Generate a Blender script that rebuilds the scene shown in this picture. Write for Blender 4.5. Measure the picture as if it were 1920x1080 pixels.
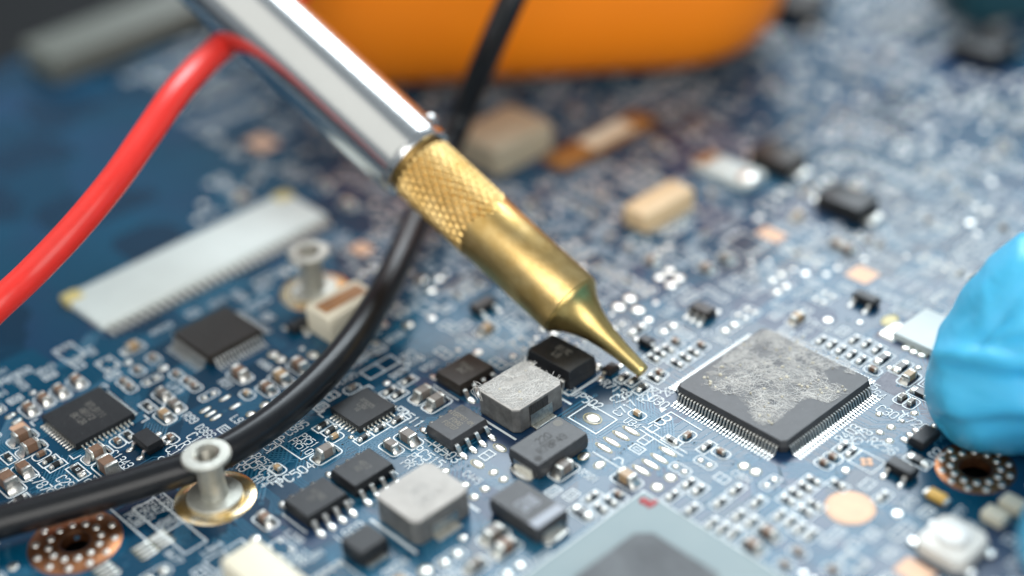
# Macro view of a laptop main board with a soldering iron.  1 unit = 1 mm.
import bpy, math, random
import numpy as np
from mathutils import Vector, Matrix, Euler
random.seed(7)
R = math.radians
S = bpy.context.scene
for o in list(bpy.data.objects): bpy.data.objects.remove(o)
S.unit_settings.system = 'METRIC'; S.unit_settings.scale_length = 0.001; S.unit_settings.length_unit = 'MILLIMETERS'
COL = S.collection

# ------------------------------------------------------------------ camera
CAM = np.array([80.04, -102.51, 99.05]); EUL = (0.9878, 0.0641, 0.8183); FPX = 2983.3
cd = bpy.data.cameras.new('camera'); co = bpy.data.objects.new('camera', cd); COL.objects.link(co)
co.location = CAM; co.rotation_euler = EUL
cd.sensor_width = 3600.0; cd.lens = FPX / 1920 * 3600.0
cd.clip_start = 1.0; cd.clip_end = 5000.0
cd.dof.use_dof = True; cd.dof.focus_distance = 158.5
APERTURE = 4.3
cd.dof.aperture_fstop = cd.lens * 1e-3 / (2 * APERTURE); cd.dof.aperture_blades = 0
S.camera = co
RM = np.array(Euler(EUL).to_matrix())
def ray(px, py): return RM @ np.array([(px - 960) / FPX, -(py - 540) / FPX, -1.0])
def at(px, py, z=0.0):                      # photo pixel -> point of the plane z (mm)
    d = ray(px, py); t = (z - CAM[2]) / d[2]; p = CAM + t * d; return float(p[0]), float(p[1])
def deep(px, py, d): return Vector(CAM + ray(px, py) * d)      # photo pixel at a distance from the lens
def pix(x, y, z=0.0):
    c = RM.T @ (np.array([x, y, z]) - CAM); return 960 + FPX * c[0] / -c[2], 540 - FPX * c[1] / -c[2], -c[2]

# ------------------------------------------------------------------ light
W = bpy.data.worlds.new('World'); S.world = W; W.use_nodes = True
bg = W.node_tree.nodes['Background']; bg.inputs[0].default_value = (0.80, 0.90, 1.0, 1); bg.inputs[1].default_value = 0.20
def area(name, loc, target, sx, sy, radiance, col):
    l = bpy.data.lights.new(name, 'AREA'); l.shape = 'RECTANGLE'; l.size = sx; l.size_y = sy
    l.energy = radiance * math.pi * sx * sy; l.color = col
    o = bpy.data.objects.new(name, l); COL.objects.link(o); o.location = loc
    o.rotation_euler = (Vector(target) - Vector(loc)).to_track_quat('-Z', 'Y').to_euler(); return o
area('window_softbox', (-207, 265, 330), (-5, 0, 0), 320, 260, 6.2, (0.85, 0.94, 1.0))
area('ceiling_softbox', (-170, -330, 430), (-40, -60, 0), 700, 640, 0.46, (1.0, 0.97, 0.88))
area('side_fill', (400, -210, 290), (-40, 10, 0), 560, 420, 2.1, (1.0, 0.98, 0.94))
S.view_settings.view_transform = 'Standard'; S.view_settings.look = 'None'
S.view_settings.exposure = 0.72; S.view_settings.gamma = 1.0; S.view_settings.use_curve_mapping = False
S.cycles.use_denoising = True; S.cycles.max_bounces = 8
S.cycles.use_adaptive_sampling = True

# ------------------------------------------------------------------ materials
def mat(name, col, rough=0.5, metal=0.0, var=0.0, vscale=1.0, bump=0.0, bscale=8.0, dust=0.0, spec=0.5, col2=None, coat=0.0, rvar=0.0, sss=0.0, stretch=None):
    m = bpy.data.materials.new(name); m.use_nodes = True
    nt = m.node_tree; N = nt.nodes; L = nt.links; b = N['Principled BSDF']
    b.inputs['Roughness'].default_value = rough; b.inputs['Metallic'].default_value = metal
    b.inputs['Specular IOR Level'].default_value = spec; b.inputs['Coat Weight'].default_value = coat
    b.inputs['Coat Roughness'].default_value = 0.15
    c4 = (*col, 1); b.inputs['Base Color'].default_value = c4
    if sss: b.inputs['Subsurface Weight'].default_value = sss; b.inputs['Subsurface Radius'].default_value = (1.0, .6, .4); b.inputs['Subsurface Scale'].default_value = 0.5
    g = N.new('ShaderNodeNewGeometry'); pos = g.outputs['Position']
    if stretch:
        mp = N.new('ShaderNodeMapping'); mp.inputs['Scale'].default_value = stretch; L.new(pos, mp.inputs[0]); pos = mp.outputs[0]
    last = None
    if var or col2:
        n = N.new('ShaderNodeTexNoise'); n.inputs['Scale'].default_value = vscale; n.inputs['Detail'].default_value = 5; n.inputs['Roughness'].default_value = .6
        L.new(pos, n.inputs['Vector'])
        rp = N.new('ShaderNodeValToRGB'); rp.color_ramp.elements[0].position = .3; rp.color_ramp.elements[1].position = .7
        c2 = col2 or tuple(min(1, c * (1 + var)) for c in col)
        c1 = col if col2 else tuple(c * (1 - var) for c in col)
        rp.color_ramp.elements[0].color = (*c1, 1); rp.color_ramp.elements[1].color = (*c2, 1)
        L.new(n.outputs[0], rp.inputs[0]); last = rp.outputs[0]
        if rvar:
            mr = N.new('ShaderNodeMapRange'); mr.inputs['To Min'].default_value = max(0.02, rough - rvar); mr.inputs['To Max'].default_value = min(1, rough + rvar)
            n2 = N.new('ShaderNodeTexNoise'); n2.inputs['Scale'].default_value = vscale * 2.3; n2.inputs['Detail'].default_value = 4
            L.new(pos, n2.inputs['Vector']); L.new(n2.outputs[0], mr.inputs[0]); L.new(mr.outputs[0], b.inputs['Roughness'])
    if dust:
        n = N.new('ShaderNodeTexNoise'); n.inputs['Scale'].default_value = 5.5; n.inputs['Detail'].default_value = 3; n.inputs['Roughness'].default_value = .7
        L.new(g.outputs['Position'], n.inputs['Vector'])
        r2 = N.new('ShaderNodeValToRGB'); r2.color_ramp.elements[0].position = .66; r2.color_ramp.elements[1].position = .74
        r2.color_ramp.elements[1].color = (dust, dust, dust, 1); L.new(n.outputs[0], r2.inputs[0])
        mx = N.new('ShaderNodeMix'); mx.data_type = 'RGBA'; mx.inputs[7].default_value = (.5, .5, .48, 1)
        L.new(r2.outputs[0], mx.inputs[0])
        if last: L.new(last, mx.inputs[6])
        else: mx.inputs[6].default_value = c4
        last = mx.outputs[2]
    if last: L.new(last, b.inputs['Base Color'])
    if bump:
        n = N.new('ShaderNodeTexNoise'); n.inputs['Scale'].default_value = bscale; n.inputs['Detail'].default_value = 4
        L.new(pos, n.inputs['Vector'])
        bp = N.new('ShaderNodeBump'); bp.inputs['Strength'].default_value = 1.0; bp.inputs['Distance'].default_value = bump
        L.new(n.outputs[0], bp.inputs['Height']); L.new(bp.outputs[0], b.inputs['Normal'])
    return m

def board_material():
    m = mat('solder_mask_blue', (.004, .05, .14), rough=.23, spec=.42, bump=.006, bscale=2.0)
    nt = m.node_tree; N = nt.nodes; L = nt.links; b = N['Principled BSDF']
    g = N.new('ShaderNodeNewGeometry')
    v = N.new('ShaderNodeTexVoronoi'); v.distance = 'CHEBYCHEV'; v.inputs['Scale'].default_value = .11; v.inputs['Randomness'].default_value = .9
    L.new(g.outputs['Position'], v.inputs['Vector'])
    n = N.new('ShaderNodeTexNoise'); n.inputs['Scale'].default_value = .035; n.inputs['Detail'].default_value = 2; L.new(g.outputs['Position'], n.inputs['Vector'])
    sp = N.new('ShaderNodeSeparateColor'); L.new(v.outputs['Color'], sp.inputs[0])
    ad = N.new('ShaderNodeMath'); ad.operation = 'MULTIPLY'; L.new(sp.outputs[0], ad.inputs[0]); L.new(n.outputs[0], ad.inputs[1])
    rp = N.new('ShaderNodeValToRGB'); e = rp.color_ramp.elements
    e[0].position = .05; e[0].color = (.0006, .026, .060, 1); e[1].position = .55; e[1].color = (.010, .036, .092, 1)
    x = e.new(.25); x.color = (.001, .058, .115, 1)
    L.new(ad.outputs[0], rp.inputs[0])
    d = N.new('ShaderNodeTexVoronoi'); d.inputs['Scale'].default_value = 1.6; L.new(g.outputs['Position'], d.inputs['Vector'])
    dr = N.new('ShaderNodeValToRGB'); dr.color_ramp.elements[0].position = .05; dr.color_ramp.elements[0].color = (.55, .55, .55, 1); dr.color_ramp.elements[1].position = .09; dr.color_ramp.elements[1].color = (0, 0, 0, 1)
    L.new(d.outputs['Distance'], dr.inputs[0])
    mx = N.new('ShaderNodeMix'); mx.data_type = 'RGBA'; mx.inputs[7].default_value = (.35, .42, .46, 1)
    L.new(dr.outputs[0], mx.inputs[0]); L.new(rp.outputs[0], mx.inputs[6]); L.new(mx.outputs[2], b.inputs['Base Color'])
    return m

M = {}
M['mask'] = board_material()
M['trace'] = mat('mask_over_copper', (.022, .125, .215), rough=.22, spec=.42, bump=.003, bscale=6)
M['pour'] = mat('mask_over_pour', (.022, .040, .095), rough=.33, bump=.02, bscale=1.1, col2=(.006, .042, .098), vscale=.4, spec=.42)
M['silk'] = mat('silkscreen_white', (.74, .80, .82), rough=.55, var=.10, vscale=3)
M['fr4'] = mat('board_edge', (.12, .11, .06), rough=.7)
M['solder'] = mat('solder', (.78, .77, .72), rough=.30, metal=1, var=.12, vscale=2.5, bump=.015, bscale=5, rvar=.10)
M['solder_dull'] = mat('solder_dull', (.62, .61, .56), rough=.38, metal=1, var=.25, vscale=3, bump=.03, bscale=6)
M['tin'] = mat('tinned_lead', (.78, .77, .73), rough=.34, metal=1, var=.10, vscale=4)
M['flux'] = mat('flux_rim', (.36, .27, .07), rough=.25, col2=(.10, .13, .07), vscale=1.2)
M['gold'] = mat('gold_plating', (.80, .46, .06), rough=.24, metal=.9, col2=(.86, .81, .66), vscale=.42, bump=.01)
M['copper'] = mat('bare_copper', (.46, .20, .09), rough=.34, metal=.9, col2=(.17, .07, .035), vscale=.9, bump=.02, bscale=3)
M['copper_light'] = mat('copper_pad_pale', (.76, .46, .29), rough=.5, metal=.15, col2=(.60, .38, .25), vscale=.8)
M['epoxy'] = mat('chip_epoxy', (.013, .014, .016), spec=.4, rough=.42, var=.25, vscale=1.4, bump=.012, bscale=14, dust=.35)
M['epoxy_grey'] = mat('chip_epoxy_grey', (.042, .044, .048), spec=.45, rough=.45, var=.18, vscale=1.2, bump=.010, bscale=14, dust=.30)
M['epoxy_brown'] = mat('chip_epoxy_brown', (.020, .016, .013), spec=.4, rough=.42, var=.25, vscale=1.4, bump=.012, bscale=14, dust=.25)
M['mark'] = mat('laser_mark', (.22, .20, .16), rough=.6)
M['mark_faint'] = mat('laser_mark_faint', (.15, .145, .13), rough=.6)
M['mark_dark'] = mat('laser_mark_dark', (.030, .030, .030), rough=.6)
M['mark_pale'] = mat('paint_mark_pale', (.34, .37, .42), rough=.5)
M['ceramic'] = mat('ceramic_brown', (.20, .115, .070), rough=.42, var=.2, vscale=2, dust=.2)
M['ceramic_tan'] = mat('ceramic_tan', (.42, .28, .15), rough=.42, var=.2, vscale=2)
M['ceramic_grey'] = mat('ceramic_grey', (.17, .145, .125), rough=.42, var=.2, vscale=2, dust=.2)
M['res_black'] = mat('resistor_black', (.018, .019, .018), rough=.3, var=.2, vscale=3)
M['iron_side'] = mat('ferrite_grey', (.15, .15, .145), rough=.42, metal=.25, var=.35, vscale=.8, bump=.02, bscale=5, dust=.3, rvar=.1)
M['iron_top'] = mat('ferrite_top', (.48, .46, .43), rough=.7, var=.10, vscale=.6, bump=.02, bscale=6)
M['cream'] = mat('connector_cream', (.78, .72, .56), rough=.5, var=.05, vscale=.6)
M['white_plastic'] = mat('connector_white', (.62, .68, .66), rough=.45, var=.04, vscale=.3)
M['tan'] = mat('connector_tan', (.72, .52, .30), rough=.5, var=.06, vscale=.5)
M['beige_shaded'] = mat('connector_beige', (.40, .34, .24), rough=.5, var=.06, vscale=.5)  # beige darkened: shade of the orange case is put into the colour
M['amber'] = mat('tape_amber', (.34, .15, .04), rough=.35, var=.2, vscale=.7)  # dulled for the amber strip: the case's shadow is partly in this colour
M['yellow'] = mat('tape_yellow', (.60, .50, .20), rough=.35, var=.15, vscale=.7)
M['steel'] = mat('chrome_steel', (.68, .69, .68), rough=.21, metal=1, var=.04, vscale=.15, stretch=(.3, .3, .3))
M['zinc'] = mat('zinc_standoff', (.58, .58, .53), rough=.46, metal=.8, col2=(.42, .42, .37), vscale=.9, bump=.02, bscale=3, rvar=.1)
M['pad_tin'] = mat('pad_tin', (.60, .60, .57), rough=.42, metal=1, var=.15, vscale=3)
M['thread'] = mat('thread_dark', (.30, .29, .25), rough=.4, metal=.8)
M['hole'] = mat('hole_dark', (.012, .010, .008), rough=.8)
M['brass'] = mat('brass', (.82, .60, .27), rough=.36, metal=1, col2=(.60, .38, .12), vscale=.35, bump=.012, bscale=3.0, rvar=.08)
M['brass_tip'] = mat('brass_tip', (.72, .57, .24), rough=.33, metal=1, col2=(.48, .33, .11), vscale=.25, bump=.008, bscale=3.0, rvar=.06)
M['red'] = mat('cable_red', (.82, .035, .025), rough=.32, var=.06, vscale=.4, bump=.004, bscale=3, sss=.15, dust=.12)
M['black'] = mat('cable_black', (.006, .007, .009), rough=.30, spec=.4, var=.2, vscale=.5, bump=.0008, bscale=2.5, dust=.09, rvar=.05)
M['orange'] = mat('orange_rubber', (1.0, .25, .002), rough=.5, var=.04, vscale=.05, bump=.02, bscale=2)
M['glove'] = mat('nitrile_blue', (.07, .52, .82), rough=.40, var=.05, vscale=.12, bump=.12, bscale=.55, sss=.2, stretch=(1.0, 1.6, 2.4))
M['teal_dark'] = mat('tool_teal', (.005, .05, .07), rough=.5)
M['table'] = mat('table_dark', (.008, .009, .010), rough=.8, spec=.2, var=.2, vscale=.02)
M['gpu'] = mat('package_green', (.13, .20, .215), rough=.40, col2=(.155, .22, .23), vscale=.25)
M['die'] = mat('silicon_die', (.022, .024, .030), rough=.5, spec=.35, col2=(.13, .145, .155), vscale=.16)
M['red_paint'] = mat('red_paint', (.35, .01, .015), rough=.4)
M['fibre'] = mat('glue_fibre', (.82, .81, .78), rough=.7)
M['crumb'] = mat('glue_crumb', (.58, .54, .44), rough=.8)
M['led'] = mat('led_body', (.75, .45, .10), rough=.3)
M['button'] = mat('button_cream', (.74, .72, .66), rough=.45)

def film_material(name, col, dens, lowmin):
    m = mat(name, col, rough=.75, bump=.05, bscale=5)
    nt = m.node_tree; N = nt.nodes; L = nt.links; b = N['Principled BSDF']
    g = N.new('ShaderNodeNewGeometry')
    outs = []
    for ang in (30, 95, 150):
        mp = N.new('ShaderNodeMapping'); mp.inputs['Rotation'].default_value = (0, 0, R(ang)); mp.inputs['Scale'].default_value = (1.2, 9, 1)
        L.new(g.outputs['Position'], mp.inputs[0])
        n = N.new('ShaderNodeTexNoise'); n.inputs['Scale'].default_value = 1.0; n.inputs['Detail'].default_value = 3; n.inputs['Distortion'].default_value = 1.2
        L.new(mp.outputs[0], n.inputs['Vector']); outs.append(n.outputs[0])
    a = N.new('ShaderNodeMath'); a.operation = 'MAXIMUM'; L.new(outs[0], a.inputs[0]); L.new(outs[1], a.inputs[1])
    a2 = N.new('ShaderNodeMath'); a2.operation = 'MAXIMUM'; L.new(a.outputs[0], a2.inputs[0]); L.new(outs[2], a2.inputs[1])
    mr = N.new('ShaderNodeMapRange'); mr.inputs['From Min'].default_value = .50; mr.inputs['From Max'].default_value = .72
    mr.inputs['To Min'].default_value = dens; mr.inputs['To Max'].default_value = min(1, dens + .6)
    L.new(a2.outputs[0], mr.inputs[0])
    lo = N.new('ShaderNodeTexNoise'); lo.inputs['Scale'].default_value = .45; lo.inputs['Detail'].default_value = 4; L.new(g.outputs['Position'], lo.inputs['Vector'])
    lr = N.new('ShaderNodeMapRange'); lr.inputs['From Min'].default_value = .36; lr.inputs['From Max'].default_value = .62; lr.inputs['To Min'].default_value = lowmin; lr.inputs['To Max'].default_value = 1.0; L.new(lo.outputs[0], lr.inputs[0])
    mu = N.new('ShaderNodeMath'); mu.operation = 'MULTIPLY'; L.new(mr.outputs[0], mu.inputs[0]); L.new(lr.outputs[0], mu.inputs[1]); L.new(mu.outputs[0], b.inputs['Alpha'])
    return m
M['film'] = film_material('glue_film', (.66, .65, .62), .18, .10)
M['film_white'] = film_material('glue_film_white', (.47, .46, .44), .66, .6)

# ------------------------------------------------------------------ mesh helpers
class MB:
    def __init__(s): s.v = []; s.f = []; s.m = []
    def add(s, v, f, mi=0):
        b = len(s.v); s.v += [tuple(p) for p in v]; s.f += [tuple(i + b for i in q) for q in f]; s.m += [mi] * len(f)
    def loft(s, rings, mi=0, cap0=True, cap1=True, closed=True):
        n = len(rings[0]); v = [p for r in rings for p in r]; f = []
        for k in range(len(rings) - 1):
            for i in range(n if closed else n - 1):
                j = (i + 1) % n; f.append((k*n+i, k*n+j, (k+1)*n+j, (k+1)*n+i))
        if cap0: f.append(tuple(range(n))[::-1])
        if cap1: f.append(tuple(range((len(rings)-1)*n, len(rings)*n)))
        s.add(v, f, mi)
    def slab(s, cx, cy, levels, ch=0.0, mi=0):      # levels: (z, half x, half y); corner chamfer ch
        s.loft([[(cx+a, cy+b, z) for a, b in corners(hx, hy, ch)] for z, hx, hy in levels], mi)
    def box(s, x0, x1, y0, y1, z0, z1, bv=0.0, ch=0.0, mi=0):
        cx, cy, hx, hy = (x0+x1)/2, (y0+y1)/2, (x1-x0)/2, (y1-y0)/2
        lv = [(z0, hx, hy), (z1-bv, hx, hy)] + ([(z1-bv*.3, hx-bv*.3, hy-bv*.3), (z1, hx-bv, hy-bv)] if bv else [])
        s.slab(cx, cy, lv, ch or bv*.6, mi)
    def lathe(s, prof, n=32, mi=0, cx=0, cy=0, cap0=True, cap1=True, sx=1, sy=1):
        s.loft([[(cx+r*sx*math.cos(2*math.pi*i/n), cy+r*sy*math.sin(2*math.pi*i/n), z) for i in range(n)] for r, z in prof], mi, cap0, cap1)
    def dome(s, cx, cy, rx, ry, z0, h, n=14, mi=0):
        pr = [(1, 0), (.93, .45), (.72, .8), (.4, .96), (.12, 1)]
        s.loft([[(cx+rx*a*math.cos(2*math.pi*i/n), cy+ry*a*math.sin(2*math.pi*i/n), z0+h*b) for i in range(n)] for a, b in pr], mi, False, True)
    def ribbon(s, pts, w, z, closed=False, h=0.0, mi=0):   # flat strip along pts
        P = [Vector((p[0], p[1])) for p in pts]; n = len(P)
        if n < 2: return
        Lf, Rt = [], []
        for i in range(n):
            a = P[i-1] if (i > 0 or closed) else None; c = P[(i+1) % n] if (i < n-1 or closed) else None
            d1 = (P[i]-a).normalized() if a is not None else None; d2 = (c-P[i]).normalized() if c is not None else None
            if d1 is None: d1 = d2
            if d2 is None: d2 = d1
            t = d1 + d2
            t = t.normalized() if t.length > 1e-3 else d1
            nn = Vector((-t.y, t.x)); k = max(.5, abs(nn.dot(Vector((-d1.y, d1.x)))))
            Lf.append(P[i] + nn*(w/2/k)); Rt.append(P[i] - nn*(w/2/k))
        if not closed:
            e0 = (P[0]-P[1]).normalized()*w*.4; e1 = (P[-1]-P[-2]).normalized()*w*.4
            Lf[0] += e0; Rt[0] += e0; Lf[-1] += e1; Rt[-1] += e1
        m_ = n if closed else n-1
        if h == 0:
            s.add([(p.x, p.y, z) for p in Lf] + [(p.x, p.y, z) for p in Rt], [(i, n+i, n+(i+1) % n, (i+1) % n) for i in range(m_)], mi)
        else:
            T1 = [l*.8+r*.2 for l, r in zip(Lf, Rt)]; T2 = [l*.2+r*.8 for l, r in zip(Lf, Rt)]
            v = [(p.x, p.y, z) for p in Lf] + [(p.x, p.y, z+h) for p in T1] + [(p.x, p.y, z+h) for p in T2] + [(p.x, p.y, z) for p in Rt]
            f = []
            for k in range(3): f += [(k*n+i, (k+1)*n+i, (k+1)*n+(i+1) % n, k*n+(i+1) % n) for i in range(m_)]
            s.add(v, f, mi)
    def mesh(s, name, mats, smooth=None):
        me = bpy.data.meshes.new(name); me.from_pydata(s.v, [], s.f)
        for m in (mats if isinstance(mats, (list, tuple)) else [mats]): me.materials.append(M[m] if isinstance(m, str) else m)
        if any(s.m): me.polygons.foreach_set('material_index', s.m)
        me.update()
        if smooth is not None:
            me.polygons.foreach_set('use_smooth', [True]*len(me.polygons))
            if smooth < 180: me.set_sharp_from_angle(angle=R(smooth))
        return me
def corners(hx, hy, ch):
    if ch <= 0: return [(-hx, -hy), (hx, -hy), (hx, hy), (-hx, hy)]
    return [(-hx+ch, -hy), (hx-ch, -hy), (hx, -hy+ch), (hx, hy-ch), (hx-ch, hy), (-hx+ch, hy), (-hx, hy-ch), (-hx, -hy+ch)]
def link(name, data, parent=None, loc=(0, 0, 0), rz=0.0, label=None, kind=None, cat=None, group=None):
    o = bpy.data.objects.new(name, data); COL.objects.link(o)
    if parent is not None: o.parent = parent
    o.location = loc; o.rotation_euler = (0, 0, rz)
    for k, v in (('label', label), ('kind', kind), ('category', cat), ('group', group)):
        if v: o[k] = v
    return o
def catmull(P, n=12):
    P = [Vector(p) for p in P]; out = []
    for i in range(len(P)-1):
        a, b, c, d = P[max(i-1, 0)], P[i], P[i+1], P[min(i+2, len(P)-1)]
        for k in range(n):
            t = k/n; out.append(.5*((2*b)+(c-a)*t+(2*a-5*b+4*c-d)*t*t+(3*b-a-3*c+d)*t**3))
    return out + [P[-1]]
def tube(mb, path, r, n=24, mi=0):
    path = [Vector(p) for p in path]; up = Vector((0, 0, 1)); rings = []
    t0 = (path[1]-path[0]).normalized(); nrm = t0.cross(up)
    nrm = (nrm if nrm.length > 1e-4 else Vector((1, 0, 0))).normalized()
    for i, p in enumerate(path):
        t = (path[min(i+1, len(path)-1)]-path[max(i-1, 0)]).normalized()
        nrm = (nrm - t*nrm.dot(t)).normalized(); bi = t.cross(nrm)
        rr = r[i] if isinstance(r, (list, tuple)) else r
        rings.append([p + (nrm*math.cos(2*math.pi*k/n)+bi*math.sin(2*math.pi*k/n))*rr for k in range(n)])
    mb.loft(rings, mi)

# ------------------------------------------------------------------ stroke lettering
GL = {'A': '0004264440,0242', 'B': '0006364544330300,3342413000', 'C': '4536160501103041', 'D': '00062644422000', 'E': '46060040,0333', 'F': '000646,0333',
 'G': '45361605011030414323', 'H': '0006,4046,0343', 'I': '1030,2026,1636', 'J': '0110203136', 'K': '0006,460240', 'L': '060040', 'M': '0006234640', 'N': '00064046',
 'O': '103041453616050110', 'P': '00063645443303', 'Q': '103041453616050110,2240', 'R': '00063645443303,2340', 'S': '453616050413334241301001', 'T': '2026,0646',
 'U': '060110304146', 'V': '062046', 'W': '0610233046', 'X': '0046,0640', 'Y': '062346,2320', 'Z': '06460040', '0': '103041453616050110', '1': '152620',
 '2': '05163645440040', '3': '051636454433,13334241301001', '4': '30360242', '5': '46060434434130100', '6': '453616050110304142331302', '7': '064610',
 '8': '13040516364544331302011030414233', '9': '01103041453616050413334', '-': '0343', '+': '0343,2125', '.': '2021', ' ': ''}
_zk = [0]
def text(mb, s, x, y, size, z, d='u', w=None, adv=1.28):
    """stroke lettering: d='u' runs along +x, d='v' along +y; x, y the middle of the word"""
    k = size/6; kx = k*.76; w = w or size*.118; L = len(s)*4*k*1.07; cx = -L/2
    for ch in s:
        for st in GL.get(ch, '').split(','):
            if len(st) < 4: continue
            st = st[:len(st)//2*2]
            p = [(cx+int(st[i])*kx, (int(st[i+1])-3)*k) for i in range(0, len(st), 2)]
            q = [(x+a, y+b) if d == 'u' else (x-b, y+a) for a, b in p]
            _zk[0] = (_zk[0]+1) % 7
            mb.ribbon(q, w, z+_zk[0]*.0012)
        cx += 4*k*1.07

# ------------------------------------------------------------------ occupancy of the board (0.25 mm cells)
OX, OY, CS = -180.0, -90.0, .25
OCC = np.zeros((920, 840), bool)
def cells(x, y, hx, hy): return (slice(max(0, int((x-hx-OX)/CS)), int((x+hx-OX)/CS)+1), slice(max(0, int((y-hy-OY)/CS)), int((y+hy-OY)/CS)+1))
def mark(x, y, hx, hy): OCC[cells(x, y, hx, hy)] = True
def free(x, y, hx, hy): return not OCC[cells(x, y, hx, hy)].any()

# ------------------------------------------------------------------ the board
bx0, bx1, by0, by1 = -137.0, 62.0, -95.0, 135.0
RINGS = [(*at(141, 1016), 4.45, 1.45, 'copper ring of solder dots round the mounting hole beside the black cable'),
         (*at(1829, 877), 3.75, 1.55, 'copper ring of solder dots round the mounting hole under the blue glove')]
import bmesh
bm = bmesh.new()
def loop(pts, z):
    vs = [bm.verts.new((a, b, z)) for a, b in pts]; return [bm.edges.new((vs[i], vs[(i+1) % len(vs)])) for i in range(len(vs))], vs
outer = [(bx0, by0), (bx1, by0), (bx1, by1), (bx0, by1)]
loops = [outer] + [[(x+ri*math.cos(2*math.pi*k/40), y+ri*math.sin(2*math.pi*k/40)) for k in range(40)] for x, y, ro, ri, _ in RINGS]
tops = []; eds = []
for lp in loops:
    e, v = loop(lp, 0.0); eds += e; tops.append(v)
r_ = bmesh.ops.triangle_fill(bm, use_beauty=True, use_dissolve=False, edges=eds)
bmesh.ops.delete(bm, geom=[f for f in bm.faces if any((f.calc_center_median().xy-Vector((h[0], h[1]))).length < h[3]*.97 for h in RINGS)], context='FACES_ONLY')
for f in bm.faces:
    f.normal_update()
    if f.normal.z < 0: f.normal_flip()
for lp, v in zip(loops, tops):
    low = [bm.verts.new((a, b, -1.2)) for a, b in lp]
    for i in range(len(lp)):
        f = bm.faces.new((v[i], v[(i+1) % len(lp)], low[(i+1) % len(lp)], low[i])); f.material_index = 1
me = bpy.data.meshes.new('circuit_board'); bm.to_mesh(me); bm.free()
me.materials.append(M['mask']); me.materials.append(M['fr4'])
PCB = link('circuit_board', me, label='blue laptop main board crowded with chips, capacitors and white print', cat='circuit board')
tb = MB(); tb.box(-420, 300, -260, 420, -8, -4.0)
link('table', tb.mesh('table', 'table'), kind='structure')

SILK = MB(); ZS = .036
TRACE = MB(); VIA = MB(); PADS_FAR = MB()
_tz = [0]
def trace(pts, w=.16):
    if any(math.hypot(p[0]-h[0], p[1]-h[1]) < h[2] for p in pts for h in RINGS): return
    _tz[0] = (_tz[0]+1) % 23; TRACE.ribbon(pts, w, .0006, h=.009+_tz[0]*.0007)
def rrect(x, y, hx, hy, r): 
    out = []
    for (sx, sy, a0) in ((1, -1, -90), (1, 1, 0), (-1, 1, 90), (-1, -1, 180)):
        for k in range(4):
            a = R(a0+k*30); out.append((x+sx*(hx-r)+r*math.cos(a), y+sy*(hy-r)+r*math.sin(a)))
    return out
def silk_rr(x, y, hx, hy, r=.5, w=.15):
    _zk[0] = (_zk[0]+1) % 7; SILK.ribbon(rrect(x, y, hx, hy, r), w, ZS+_zk[0]*.001, closed=True)
def silk_rect(x, y, hx, hy, w=.15):
    _zk[0] = (_zk[0]+1) % 7; SILK.ribbon([(x-hx, y-hy), (x+hx, y-hy), (x+hx, y+hy), (x-hx, y+hy)], w, ZS+_zk[0]*.001, closed=True)
def silk_line(*pts, w=.15):
    _zk[0] = (_zk[0]+1) % 7; SILK.ribbon(pts, w, ZS+_zk[0]*.001)
def silk_tri(x, y, s, a=0):
    SILK.add([(x+s*math.cos(R(a+k)), y+s*math.sin(R(a+k)), ZS+.008) for k in (0, 120, 240)], [(0, 1, 2)])
LET = []
def letter(s, px, py, d, size=1.15, z=0, px_is_mm=False):
    x, y = (px, py) if px_is_mm else at(px, py)
    mb = MB(); text(mb, s, 0, 0, size, 0, d); o = link('lettering', mb.mesh('lettering', 'silk'), PCB, (x, y, ZS+.010))
    L = len(s)*size*.71/2
    mark(x, y, L if d == 'u' else size*.55, size*.55 if d == 'u' else L)

# --------------------------------------------------- small parts: templates
TPL = {}
def tpl_cap(L, W_, H, bodymat, fillet=True):
    key = ('cap', L, W_, H, bodymat, fillet)
    if key in TPL: return TPL[key]
    t = L*.24; b = MB(); b.box(-L/2+t*.8, L/2-t*.8, -W_/2, W_/2, .05, H, bv=min(.06, H*.1))
    T = MB(); T.box(-L/2, -L/2+t, -W_/2-.025, W_/2+.025, .03, H+.025, bv=min(.14, H*.2), ch=.09)
    out = [('chip_capacitor', b.mesh('capacitor_body', bodymat)), ('terminal', T.mesh('terminal', 'solder_dull', 40))]
    if fillet:
        F = MB(); n = 9; rows = []
        for k, (dx, hz) in enumerate(((0.0, .82), (.10, .55), (.22, .28), (.36, .10), (.46, .0))):
            wv = W_/2*(1.02+.22*k/4)
            rows.append([(-L/2-dx*H*1.15+.02+(.10*H*((abs(i/(n-1)-.5)*2)**2) if k > 1 else 0), -wv+2*wv*i/(n-1), .025+hz*H*(1-.35*(abs(i/(n-1)-.5)*2)**2)) for i in range(n)])
        F.loft(rows, 0, False, False, closed=False)
        out.append(('solder_fillet', F.mesh('solder_fillet', 'solder', 60)))
    TPL[key] = out; return out
def tpl_res(L, W_, H=.42, big=False):
    key = ('res', L, W_, H)
    if key in TPL: return TPL[key]
    t = L*.2; b = MB(); b.box(-L/2+t*.7, L/2-t*.7, -W_/2, W_/2, .04, H, bv=.03)
    T = MB(); T.box(-L/2, -L/2+t, -W_/2-.01, W_/2+.01, .03, H*.93, bv=.05)
    T.dome(-L/2-.14*L/1.0*.6, 0, .20*L, W_*.55, .026, H*.75, n=10)
    TPL[key] = [('chip_resistor', b.mesh('resistor_body', 'res_black')), ('terminal', T.mesh('terminal', 'solder', 50))]
    return TPL[key]
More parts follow.
